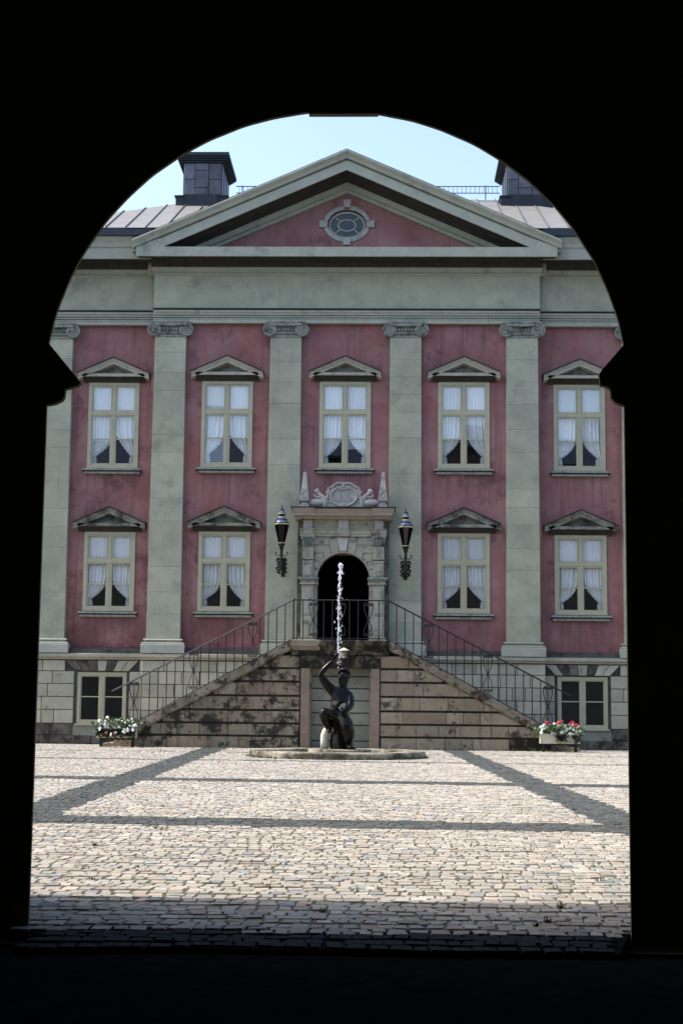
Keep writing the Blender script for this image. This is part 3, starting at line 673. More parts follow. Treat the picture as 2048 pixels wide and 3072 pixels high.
for i in range(-ns, ns):
    for j in range(rows_):
        off = .5*(i % 2)
        y0, y1 = YR0+LY*(j-off)/rows_, YR0+LY*(j+1-off)/rows_
        y0, y1 = max(y0, YR0-.02), min(y1, YRT)
        if y1-y0 < .05: continue
        p = [(i*step+.012, y0+.006), ((i+1)*step-.012, y0+.006), ((i+1)*step-.012, y1-.006), (i*step+.012, y1-.006)]
        for a, b, c in ((1, 1, XR+YR0-.02), (-1, 1, XR+YR0-.02)):
            p = clip(p, a, b, c)
            if len(p) < 3: break
        if i >= 0: p = clip(p, -SP, -RS, -(16.96-ZR0+RS*YR0)) if len(p) > 2 else p
        else: p = clip(p, SP, -RS, -(16.96-ZR0+RS*YR0)) if len(p) > 2 else p
        if len(p) < 3 or area(p) < .01: continue
        cx_, cy_ = sum(q[0] for q in p)/len(p), sum(q[1] for q in p)/len(p)
        dz = .012+random.uniform(0, .004)
        obj('roof_sheet', MB().prism(p, 'z', 0, .008, lambda v: (v[0], v[1], ZR0+RS*(v[1]-YR0)+dz+v[2])), 'roof', rf)
    ytop = min(YRT, YR0+XR-abs(i*step))
    yb_ = max(YR0, YR0+(16.93-ZR0-SP*abs(i*step))/RS)
    if ytop-yb_ > .1: seams.box(i*step-.011, i*step+.011, yb_-YR0, ytop-YR0, 0, .05)
obj('standing_seam', MB().add(seams, lambda v: (v[0], v[1]+YR0, ZR0+RS*v[1]+.012+v[2])), 'seam', rf)
# ridge railing
m = MB()
for zz in (.20, .42): m.tube([(-3.7, YRT-.1, ZRT+zz), (4.75, YRT-.1, ZRT+zz)], .016, 5)
for i in range(60): xx = -3.6+i*.14; m.tube([(xx, YRT-.1, ZRT+.20), (xx, YRT-.1, ZRT+.42)], .010, 4)
for xx in (-3.5, -1.5, .5, 2.5, 4.3): m.tube([(xx, YRT-.1, ZRT-.02), (xx, YRT-.1, ZRT+.45)], .018, 5)
obj('roof_railing', m, 'gutter', rf)
# chimneys clad in dark sheets
def chimney(cx, hw, idx):
    y0 = 46.3; y1 = 48.35; zb = 16.4
    c = MB().box(cx-hw, cx+hw, y0, y1, zb, 18.15)
    ch_ = obj('chimney', c, 'chimney', rf)
    ch_['label'] = 'dark metal clad chimney at the %s end of the roof' % ('left' if cx < 0 else 'right')
    b = MB().box(cx-hw-.20, cx+hw+.20, y0-.2, y1+.2, zb, 16.98)
    b.prism([(y0-.2, 16.98), (y1+.2, 16.98), (y1, 17.07), (y0, 17.07)], 'x', cx-hw-.14, cx+hw+.14); b.box(cx-hw+.12, cx+hw-.12, y0-.27, y0-.2, zb, 17.0)
    b.box(cx-hw-.24, cx+hw+.24, y0-.24, y1+.24, 16.945, 16.983)
    obj('chimney_base', b, 'chimney', rf)
    k = MB().box(cx-hw-.06, cx+hw+.06, y0-.06, y1+.06, 18.12, 18.18).box(cx-hw-.12, cx+hw+.12, y0-.12, y1+.12, 18.18, 18.235).box(cx-hw-.17, cx+hw+.17, y0-.17, y1+.17, 18.235, 18.29).box(cx-hw-.22, cx+hw+.22, y0-.22, y1+.22, 18.29, 18.40)
    obj('chimney_cap', k, 'chimney', rf)
    bx = [-hw+.02, -hw+.02+(2*hw-.04)*.30, -hw+.02+(2*hw-.04)*.66, hw-.02]
    for j in range(3):
        cuts = [17.07, 17.30, 17.87, 18.1] if j == 1 else [17.07, 17.57, 18.1]
        for q in range(len(cuts)-1):
            m = MB().block(rect(bx[j]+.012, bx[j+1]-.012, cuts[q]+.008, cuts[q+1]-.008), -.03 if j == 1 else -.016, .01, .012, .01)
            obj('cladding_sheet', m, 'sheet', rf, loc=(cx, y0, 0))
    sd = MB()
    for yy in (y0+.5, y0+1.2): 
        for s in (-1, 1): sd.box(*sorted((cx+s*hw, cx+s*(hw+.014))), yy, yy+.02, 17.08, 18.1)
    obj('cladding_seam', sd, 'chimney', rf)
chimney(-4.66, .615, 0); chimney(5.51, .615, 1)

# --- plinth: string course, rusticated blocks, basement windows
rowsz = [.0, .24, .565, .95, 1.312, 1.676, 2.032, 2.345]
def plinth_section(x0, x1, yf, seed_, win=None):
    rr = random.Random(seed_)
    pw = obj('plinth', holed(rect(x0, x1, -.1, 2.36), [rect(win-.70, win+.70, .53, 2.01)] if win else [], yf+.035, yf+.5), 'grime', pal)
    prof = [(yf+.3, 2.362), (yf-.05, 2.362), (yf-.06, 2.375), (yf-.06, 2.40), (yf-.10, 2.425), (yf-.115, 2.44), (yf-.115, 2.52), (yf+.0, 2.542), (yf+.3, 2.542)]
    n = int((x1-x0)/1.2)+1; xs = np.linspace(x0, x1, n+1)
    for i in range(n): obj('string_course_stone', MB().prism(prof, 'x', xs[i]+.003, xs[i+1]-.003), 'plinth', pw)
    obj('base_band', MB().prism([(yf+.3, 2.543), (yf-.02, 2.543), (yf+.06, 2.66), (yf+.09, 2.69), (yf+.3, 2.69)], 'x', x0, x1), 'grime', pw)
    for r_ in range(7):
        z0, z1 = rowsz[r_]+.008, rowsz[r_+1]-.008
        segs = [(x0, x1)]
        if win is not None:
            if r_ == 6: segs = [(x0, win-1.05), (win+1.05, x1)]
            elif r_ >= 1: segs = [(x0, win-.78), (win+.78, x1)]
        for a, b in segs:
            xx = a
            while xx < b-.02:
                w_ = rr.choice((.36, .5, .66, .82, .95))*(1.25 if r_ < 2 else 1)
                if b-(xx+w_) < .3: w_ = b-xx
                pl = rect(xx+.008, xx+w_-.008, z0, z1); xx += w_
                xm = xx-w_/2
                if abs(xm) < 5.7 and z1 < ZL-SL*(abs(xm)-1.28)-.35: continue
                dk = r_ < 2 or (r_ == 2 and xm < -7.6 and False)
                obj('stone_block', MB().block(pl, yf+rr.uniform(-.006, .006), yf+.05, .014, .016), 'plinth_dark' if dk else 'plinth', pw)
        if win is not None and r_ == 6:                                  # flat arch of seven voussoirs
            for k in range(7):
                t0, t1 = (k-3.5)/3.5, (k-2.5)/3.5
                pl = [(win+t0*.76+.007, z0), (win+t1*.76-.007, z0), (win+t1*1.045-.007, z1), (win+t0*1.045+.007, z1)]
                obj('voussoir', MB().block(pl, yf-.012, yf+.05, .012, .014), 'plinth_dark' if k in (0, 1, 2, 3, 4) and rr.random() < .62 else 'plinth', pw)
    if win is not None:
        obj('apron_panel', MB().box(win-.82, win+.82, yf+.02, yf+.05, .22, .515), 'niche', pw)
        obj('apron_sill', MB().box(win-.74, win+.74, yf-.03, yf+.1, .516, .556), 'frame', pw)
        fr = MB(); fw, h = .705, 1.45; d0 = .0
        fr.box(-fw, -fw+.09, d0, .1, 0, h).box(fw-.09, fw, d0, .1, 0, h).box(-fw+.09, fw-.09, d0, .1, h-.09, h).box(-fw+.09, fw-.09, d0, .1, 0, .07).box(-.065, .065, d0+.005, .1, .07, h-.09)
        fr.box(-.006, .006, d0-.004, d0+.005, .07, h-.09)
        for s in (-1, 1):
            fr.box(*sorted((s*.066, s*.09)), .02, .09, .07, h-.09).box(*sorted((s*(fw-.12), s*(fw-.091))), .02, .09, .07, h-.09).box(*sorted((s*.09, s*(fw-.12))), .02, .09, .07, .115).box(*sorted((s*.09, s*(fw-.12))), .02, .09, h-.125, h-.09)
            fr.box(*sorted((s*.09, s*(fw-.12))), .025, .085, .745, .775)
        wn = link('basement_window', fr.mesh('basement_window', 'frame'), pal, loc=(win, yf+.05, .557))
        wn['label'] = 'basement window with four dark panes, at the %s of the staircase' % ('left' if win < 0 else 'right')
        for s in (-1, 1):
            for z0, z1 in ((.115, .745), (.775, h-.125)):
                a_, b_ = sorted((s*.088, s*(fw-.118))); pm = MB(); pm.face([(a_, .052, z0-.002), (b_, .052, z0-.002), (b_, .052, z1+.002), (a_, .052, z1+.002)]); obj('pane', pm, 'glass', wn)
plinth_section(-5.66, 5.66, YC-.17, 3)
plinth_section(-XE-.1, -5.662, YO-.17, 4, -6.80)
plinth_section(5.662, XE+.1, YO-.17, 5, 6.72)

# --- portal
YP = 42.62
pt = obj('portal', holed(rect(-1.27, 1.27, 2.8, 6.58), [arch_loop(0, .728, 2.79, 4.665, .735, 30)], YP, YC+.01), 'portal', pal)
pt['label'] = 'carved limestone portal with arched dark doorway'
K = .00964/4.356*.992
def zp(px, py): return ((px-745)*K, 5.43-(py-1012)*K)
def arcpts(a0, a1, n=5, r_=.76): return [(r_*math.sin(R(t)), 4.665+r_*math.cos(R(t))) for t in np.linspace(a0, a1, n)]
obj('keystone', MB().block([zp(663, 830), zp(812, 830), zp(782, 1006), zp(698, 1006)], YP-.07, YP+.02, .01, .012), 'portal_key', pt)
def both(pts, mat='portal', yf=YP-.028):
    for s in (1, -1): obj('voussoir', MB().block([(s*(a), b) for a, b in pts], yf, YP+.02, .008, .010), mat, pt)
T = 5.845
both([(.158, T), (.385, T), (.375, 5.60)]+arcpts(24, 9.0, 4))
both([(.40, T), (.855, T), (.855, 5.625), (.40, 5.625)])
both([(.40, 5.605), (.855, 5.605), (.855, 5.40), (.56, 5.40)]+arcpts(43, 25.5, 4))
both([(.575, 5.38), (.855, 5.38), (.855, 5.165), (.68, 5.165)]+arcpts(57, 44.5, 4))
both([(.70, 5.145), (.855, 5.145), (.855, 4.94), (.745, 4.94)]+arcpts(69, 58.5, 3))
both([(.76, 4.92), (.855, 4.92), (.855, 4.71), (.765, 4.71)]+arcpts(86, 70.5, 3))
obj('arch_edge', MB().prism([(.775*math.cos(t), 4.665+.775*math.sin(t)) for t in np.linspace(0, math.pi, 32)]+[(.734*math.cos(t), 4.665+.734*math.sin(t)) for t in np.linspace(math.pi, 0, 32)], 'y', YP-.045, YP+.02), 'portal', pt)
for s in (-1, 1):
    cx = s*.99
    def pbox(nm, hw_, y0, z0, z1, mat='portal'): return obj(nm, MB().block(rect(cx-hw_, cx+hw_, z0, z1), y0, YP+.02, .008, .010), mat, pt)
    pbox('pedestal', .235, YP-.20, 2.86, 2.97); pbox('pedestal', .215, YP-.185, 2.972, 3.02)
    pbox('pilaster_shaft', .17, YP-.12, 3.022, 3.62); pbox('pilaster_shaft', .168, YP-.12, 3.625, 4.50)
    pbox('shaft_panel', .11, YP-.14, 3.68, 4.40); pbox('shaft_panel', .11, YP-.14, 3.08, 3.56)
    for (z0, z1, o_) in ((4.50, 4.535, .03), (4.537, 4.60, .0), (4.602, 4.645, .035), (4.647, 4.70, .075)):
        obj('impost_moulding', MB().box(cx-.19-o_, cx+.19+o_, YP-.15-o_, YP+.02, z0, z1), 'cap' if z0 > 4.6 else 'portal', pt)
        obj('impost_moulding', MB().box(*sorted((s*.70-s*o_*.3, s*.80)), YP-.05-o_*.6, YP+.02, z0+.001, z1-.001), 'cap' if z0 > 4.6 else 'portal', pt)
    pbox('herm_shaft', .14, YP-.11, 4.702, 5.10); pbox('herm_shaft', .15, YP-.125, 5.102, 5.17); pbox('herm_shaft', .155, YP-.12, 5.20, 5.56)
    pbox('herm_panel', .085, YP-.135, 4.74, 5.03)
    m = MB()
    for t in (-.06, 0, .06): m.tube([(cx+t, YP-.13, 5.26), (cx+t*.8, YP-.135, 5.40), (cx+t, YP-.13, 5.52)], .014, 5)
    obj('fluting', m, 'portal', pt)
    m = MB().box(cx-.16, cx+.16, YP-.13, YP+.02, 5.565, 5.60).prism([(cx-.13, 5.60), (cx+.13, 5.60), (cx+.175, 5.82), (cx-.175, 5.82)], 'y', YP-.13, YP+.02).box(cx-.20, cx+.20, YP-.19, YP+.02, 5.82, 5.85)
    rr = random.Random(int(cx*10)+50)
    for zz, r_ in ((5.635, .030), (5.70, .034), (5.765, .034)):
        for k in range(5):
            xx = cx-.14+.07*k+(.02 if zz > 5.69 and zz < 5.71 else 0)
            m.ball((xx, YP-.14, zz), r_*.9, .04, r_*1.3, 7, 5); m.ball((xx, YP-.175, zz+.03), r_*.6, .02, r_*.5, 6, 4)
    for q in (-1, 1): m.ball((cx+q*.16, YP-.17, 5.79), .04, .04, .04, 8, 5)
    obj('foliate_capital', m, 'cap', pt, True)
    obj('quoin', MB().box(*sorted((s*1.17, s*1.285)), YP-.03, YC-.001, 2.86, 6.28), 'plinth_dark', pt)
# entablature of the portal
for (x0, x1, d) in ((-.80, -.16, .0), (.16, .80, .0), (-1.215, -.802, .07), (.802, 1.215, .07)):
    obj('architrave_stone', MB().prism([(YP+.02, 5.852), (YP-.09-d, 5.852), (YP-.09-d, 5.92), (YP-.11-d, 5.93), (YP-.11-d, 6.02), (YP-.15-d, 6.045), (YP-.16-d, 6.062), (YP+.02, 6.062)], 'x', x0, x1-.004), 'portal', pt)
obj('architrave_stone', MB().prism([(-.158, 5.852), (.156, 5.852), (.18, 6.063), (-.182, 6.063)], 'y', YP-.17, YP+.02), 'portal', pt)
for (x0, x1, d, mt) in ((-1.12, -.87, .14, 'portal_grey'), (-.15, .15, .13, 'portal_grey'), (.87, 1.12, .14, 'portal_grey'), (-.868, -.152, .07, 'plinth'), (.152, .868, .07, 'plinth')):
    fz = obj('frieze_panel', MB().block(rect(x0, x1, 6.066, 6.325), YP-d, YP+.02, .006, .008), mt, pt)
    if mt == 'plinth':
        m = MB(); cx = (x0+x1)/2
        for k in range(5):
            xx = x0+.09+k*.135; q = 1 if k % 2 else -1
            m.tube([(xx+.055*math.cos(t)*(1-t/14), YP-d-.008, 6.19+q*.055*math.sin(t)*(1-t/14)) for t in np.linspace(0, 10, 26)], .013, 5)
        obj('scroll_relief', m, 'portal', pt, True)
obj('portal_cornice', MB().prism([(YC, 6.327), (YP-.18, 6.327), (YP-.20, 6.36), (YP-.24, 6.375), (YP-.27, 6.40), (YP-.40, 6.41), (YP-.41, 6.42), (YP-.41, 6.47), (YP-.43, 6.48), (YP-.46, 6.53), (YP-.50, 6.57), (YP-.50, 6.60), (YC, 6.60)], 'x', -1.20, 1.20), 'cornice_brown', pt)
for s in (-1, 1):
    obj('portal_cornice', MB().prism([(YC-.19, 6.327), (YP-.24, 6.327), (YP-.26, 6.36), (YP-.30, 6.375), (YP-.33, 6.40), (YP-.46, 6.41), (YP-.47, 6.42), (YP-.47, 6.47), (YP-.49, 6.48), (YP-.52, 6.53), (YP-.56, 6.57), (YP-.56, 6.605), (YC-.19, 6.605)], 'x', s*.80, s*1.36, lambda v: (v[0] if abs(v[0]) < 1 else v[0]+math.copysign(max(0, (v[2]-6.40))*.35, v[0]), v[1], v[2])), 'cornice_brown', pt)
obj('flashing', MB().box(-1.46, 1.46, YP-.585, YC-.19, 6.607, 6.632), 'flash', pt)
# obelisks, scroll volutes shaped like swans, monogram cartouche
for s in (-1, 1):
    m = MB(); cx = s*1.10; yy = YP-.20
    m.box(cx-.125, cx+.125, yy-.10, yy+.10, 6.633, 6.74); m.lathe([(.115*1.3, 0), (.07*1.3, .035), (.072*1.3, .06), (.10*1.3, .075)], 4, (cx, yy, 6.74), ph=math.pi/4)
    m.lathe([(.155, .0), (.182, .04), (.178, .10), (.125, .40), (.12, .405), (.115, .42), (.062, .83), (.05, .84)], 4, (cx, yy, 6.82), ph=math.pi/4)
    ob = obj('obelisk', m, 'portal_grey', pt)
    r = MB()
    for q in (-1, 1):
        r.tube([(cx+q*.02, yy-.125, 6.90), (cx+q*.075, yy-.128, 6.94), (cx+q*.085, yy-.122, 7.01), (cx+q*.04, yy-.118, 7.06), (cx+q*.03, yy-.112, 7.12), (cx+q*.075, yy-.105, 7.19)], .013, 5)
    r.ball((cx, yy-.125, 6.96), .035, .02, .045, 8, 5); r.ball((cx, yy-.11, 7.13), .025, .02, .025, 8, 5)
    m2 = obj('obelisk_relief', r, 'portal_grey', pt, True)
    # scroll: body, raised neck curling to a round head, small inner curl
    c = MB(); X = lambda a: s*a; ys = YP-.18
    c.prism([(X(a), b) for a, b in [(.50, 6.633), (.78, 6.633), (.82, 6.70), (.93, 6.72), (.985, 6.78), (.97, 6.85), (.90, 6.895), (.80, 6.905), (.72, 6.93), (.62, 6.95), (.52, 6.90), (.485, 6.80), (.49, 6.70)]], 'y', ys-.05, ys+.10)
    c.tube([(X(a), ys-.03, b) for a, b in [(.535, 6.66), (.505, 6.76), (.52, 6.87), (.60, 6.96), (.68, 7.03), (.735, 7.10)]], [.06, .085, .088, .072, .058, .055], 10)
    c.ball((X(.745), ys-.03, 7.115), .08, .065, .075, 12, 8); c.ball((X(.73), ys-.02, 6.79), .25, .10, .115, 16, 10)
    c.tube([(X(a), ys-.06, b) for a, b in [(.66, 6.94), (.72, 6.935), (.79, 6.955), (.83, 6.99), (.815, 7.025), (.785, 7.015)]], [.03, .028, .025, .022, .018, .012], 8)
    c.tube([(X(.73+.16*math.cos(t)), ys-.055, 6.79+.075*math.sin(t)) for t in np.linspace(0, 2*math.pi, 28)], .018, 6)
    c.ball((X(.73), ys-.05, 6.79), .085, .04, .038, 12, 6)
    obj('swan_scroll', c, 'portal_grey', pt, True)
cy = YP-.20; CZ = 6.985
m = MB().prism([(-.49, 6.633), (.49, 6.633), (.49, 6.78), (.40, 6.82), (-.40, 6.82), (-.49, 6.78)], 'y', cy-.05, cy+.10)
m.prism(ell(0, CZ, .43, .36, 36), 'y', cy-.045, cy+.08)
m.tube([(.365*math.cos(t), cy-.06, CZ-.02+.275*math.sin(t)) for t in np.linspace(0, 2*math.pi, 48)], .03, 8)
for s in (-1, 1):
    m.tube([(s*a, cy-.07, b) for a, b in [(0, 7.325), (.07, 7.335), (.16, 7.345), (.24, 7.31), (.30, 7.25), (.36, 7.225), (.40, 7.24)]], [.035, .03, .028, .028, .03, .03, .025], 8)
    m.tube([(s*(.44+.055*math.cos(t)*(1-t/16)), cy-.06, 7.07+.055*math.sin(t)*(1-t/16)) for t in np.linspace(0, 11, 30)], .022, 6)
    m.tube([(s*a, cy-.06, b) for a, b in [(.40, 7.20), (.44, 7.17), (.40, 7.13), (.43, 7.02), (.47, 6.97), (.45, 6.90), (.49, 6.86), (.44, 6.82), (.38, 6.80)]], .026, 6)
    m.ball((s*.47, cy-.05, 6.92), .045, .05, .045, 8, 6); m.ball((s*.43, cy-.05, 7.19), .04, .05, .03, 8, 6)
    m.tube([(s*a, cy-.065, b) for a, b in [(.03, 7.23), (.09, 7.20), (.15, 7.22), (.20, 7.26), (.15, 7.29)]], .022, 6)
m.ball((0, cy-.07, 7.28), .05, .04, .035, 10, 6); m.ball((0, cy-.06, 6.73), .06, .04, .035, 10, 6)
m.tube([(-.13, cy-.065, 7.19), (-.06, cy-.07, 7.165), (0, cy-.072, 7.175), (.06, cy-.07, 7.165), (.13, cy-.065, 7.19)], .02, 6)
ca = obj('cartouche', m, 'portal_grey', pt, True); ca['label'] = 'round stone cartouche carved with an interlaced monogram'
# monogram relief: entwined J, H, R, B strokes
m = MB()
def st(pts, r_=.011): m.tube([(a, cy-.048, CZ+b) for a, b in pts], r_, 5)
st([(-.24, .12), (-.16, .14), (-.09, .13), (-.10, .02), (-.12, -.10), (-.18, -.16), (-.25, -.12), (-.22, -.07)])
st([(-.06, .15), (-.06, -.14)]); st([(.035, .15), (.035, -.14)]); st([(-.08, .01), (.06, .01)]); st([(-.09, -.14), (-.03, -.14)]); st([(.0, -.14), (.07, -.14)]); st([(-.09, .15), (-.03, .15)])
st([(.10, .15), (.10, -.14)]); st([(.10, .14), (.17, .15), (.20, .10), (.17, .04), (.10, .01)]); st([(.14, .02), (.20, -.05), (.23, -.14)])
st([(.13, -.14), (.20, -.15), (.235, -.10), (.20, -.04)])
obj('monogram', m, 'portal_grey', pt, True)

# ------------------------------------------------------------------ entrance staircase
stc = thing('entrance_staircase', 'blackened sandstone double staircase rising to the portal', 'staircase', (0, YS, 0))
joints = [-.05, .319, .655, 1.003, 1.385, 1.763, 2.119, 2.487]
core = MB()
for s in (-1, 1):
    x = 1.28; z = ZL
    while z > .02:
        core.box(*sorted((s*x, s*(x+.302))), YS+.30, YC-.3, -.1, z-.165); x += .3; z -= .165
core.box(-1.28, -.78, YS+.09, YC-.3, -.1, 2.48).box(.78, 1.28, YS+.09, YC-.3, -.1, 2.48).box(-.782, .782, YS+.55, YC-.3, -.1, 2.48).box(-1.28, 1.28, YS+.04, YC-.3, 2.48, 2.60)
obj('steps', core, 'sand', stc)
for s in (-1, 1):
    poly = [(s*1.0, -.1), (s*1.0, 2.49), (s*1.28, 2.49), (s*1.28, ZL-.26)]
    xe = 1.28+(ZL-.26+.1)/SL; poly = [(s*.99, -.1), (s*.99, 2.48), (s*1.5, ZL-.26-SL*.22-.02), (s*5.55, ZL-.26-SL*4.27-.02), (s*5.55, -.1)]
    obj('wall_core', MB().prism(poly, 'y', YS+.075, YS+.29), 'grime', stc)
    rr = random.Random(11+s)
    for r_ in range(7):
        z0, z1 = joints[r_]+.028, joints[r_+1]-.028; xx = 1.075 if r_ > 0 else 1.09
        while xx < 5.56:
            w_ = rr.choice((.45, .6, .75, .95, 1.15))
            if 5.6-(xx+w_) < .35: w_ = 5.6-xx
            pl = rect(xx+.003, xx+w_-.003, z0, z1); xx += w_
            pl = clip(pl, SL, 1, ZL-.235+SL*1.28)
            if len(pl) < 3 or area(pl) < .012: continue
            pl = [(s*a, b) for a, b in pl]
            dk = rr.random() < .03
            obj('stone_block', MB().block(pl, YS+rr.uniform(-.008, .008), YS+.10, .012, .018), 'sand_black' if dk else ('sand_left' if s < 0 else 'sand'), stc)
    # sloping coping stones
    n = 5; x0, x1 = 1.30, 5.62; cz = lambda x: ZL-SL*(x-1.28)
    for k in range(n):
        a, b = x0+(x1-x0)*k/n+.004, x0+(x1-x0)*(k+1)/n-.004
        pl = [(s*a, cz(a)-.215), (s*b, cz(b)-.215), (s*b, cz(b)+.01), (s*a, cz(a)+.01)]
        m = MB().prism(pl, 'y', YS-.075, YS+.30); m.prism([(s*a, cz(a)-.255), (s*b, cz(b)-.255), (s*b, cz(b)-.217), (s*a, cz(a)-.217)], 'y', YS-.03, YS+.28)
        obj('coping_stone', m, 'sand_coping', stc)
    obj('niche_jamb', MB().block(rect(*sorted((s*.80, s*1.045)), .0, .37), YS-.02, YS+.55, .012, .012), 'jamb', stc)
    obj('niche_jamb', MB().block(rect(*sorted((s*.815, s*1.05)), .374, 2.125), YS-.012, YS+.55, .012, .012), 'jamb', stc)
for (a, b) in ((-1.065, -.32), (-.316, .40), (.404, 1.075)):
    obj('lintel_stone', MB().block(rect(a, b, 2.132, 2.478), YS-.02, YS+.5, .012, .014), 'sand_black', stc)
zz = .02
for h in (.18, .42, .325, .325, .325, .325, .28):
    obj('niche_stone', MB().block(rect(-.80, .80, zz+.012, zz+h-.012), YS+.42, YS+.56, .018, .03), 'niche', stc); zz += h
obj('niche_soffit', MB().box(-.80, .80, YS+.02, YS+.56, 2.125, 2.131), 'sand_black', stc)
for (a, b, mt) in ((-1.31, -.55, 'sand'), (-.546, .10, 'sand_black'), (.104, .62, 'sand_black'), (.624, 1.31, 'sand_black')):
    obj('landing_slab', MB().prism([(YC-.36, 2.60), (YS-.03, 2.60), (YS-.055, 2.64), (YS-.10, 2.70), (YS-.12, 2.72), (YS-.12, ZL-.012), (YS-.10, ZL), (YC-.36, ZL)], 'x', a, b), mt, stc)
    obj('landing_band', MB().box(a+.002, b-.002, YS-.045, YS+.30, 2.484, 2.598), 'sand_black', stc)
obj('doorstep', MB().box(-1.3, 1.3, YC-.355, YC+.4, 2.55, ZL-.02), 'grime', stc)

# ------------------------------------------------------------------ wrought iron railing
rl = thing('iron_railing', 'black wrought iron railing with heart scrolls along both stair flights', 'railing', (0, YS, ZL))
yr = YS+.06
hr = lambda x: 3.955-.5145*(abs(x)-1.27)
cp = lambda x: ZL+.01-SL*(abs(x)-1.28) if abs(x) > 1.28 else ZL
for s in (-1, 1):
    obj('handrail', MB().tube([(s*1.27, yr, 3.955), (s*3, yr, hr(3)), (s*5.6, yr, hr(5.6)), (s*6.12, yr-.02, hr(6.12))], .021, 8), 'rail_sunlit' if s < 0 else 'iron', rl, True)  # left rail painted as sunlit, right rail as plain iron
    obj('bottom_rail', MB().tube([(s*1.27, yr, ZL+.03), (s*5.55, yr, cp(5.55)+.045)], .013, 5), 'iron', rl)
obj('handrail', MB().tube([(-1.27, yr, 3.955), (1.27, yr, 3.955)], .019, 8), 'iron', rl, True)
obj('bottom_rail', MB().tube([(-1.27, yr, ZL+.05), (1.27, yr, ZL+.05)], .012, 5), 'iron', rl)
def spiral_side(cx, zc, hh, w_, s):
    pts = []
    R0 = .052
    for t in np.linspace(9.5, 0, 26): pts.append((cx+s*(w_-R0-.005-(R0)*math.cos(t)*-1*(1-t/11)), yr, zc+hh-R0+R0*math.sin(t)*(1-t/11)))
    pts += [(cx+s*w_*.93, yr, zc+hh*.62), (cx+s*w_*.62, yr, zc+hh*.36), (cx+s*.018, yr, zc+.02)]
    return pts
def heart(cx, zt, zb):
    zc = (zt+zb)/2-.02; m = MB()
    for s in (-1, 1):
        m.tube(spiral_side(cx, zc, zt-zc, .125, s), .0135, 6)
        m.tube([(a, b, 2*zc-c) for a, b, c in spiral_side(cx, zc, zc-zb, .125, s)], .0105, 6)
    m.ball((cx, yr, zc), .032, .028, .028, 8, 6); m.tube([(cx, yr, zb-.05), (cx, yr, zt+.06)], .0135, 6)
    obj('heart_scroll', m, 'iron', rl, True)
sc = [2.36, 3.935, 5.52]
for s in (-1, 1):
    for x in sc: heart(s*x, hr(x)-.06, cp(x)+.10)
    heart(s*.74, 3.955-.07, ZL+.11)
    x = 1.27
    while x < 5.7:
        if min(abs(x-q) for q in sc) > .1:
            m = MB().tube([(s*x, yr, cp(x)-.03), (s*x, yr, hr(x)+(.05 if x < 1.3 else 0))], .02 if x < 1.3 else .0142, 6); obj('baluster', m, 'iron', rl)
        x += .2255
    for x in (1.02, .46, .23): obj('baluster', MB().tube([(s*x, yr, ZL), (s*x, yr, 3.955)], .0142, 6), 'iron', rl)
heart(0, 3.885, ZL+.11)

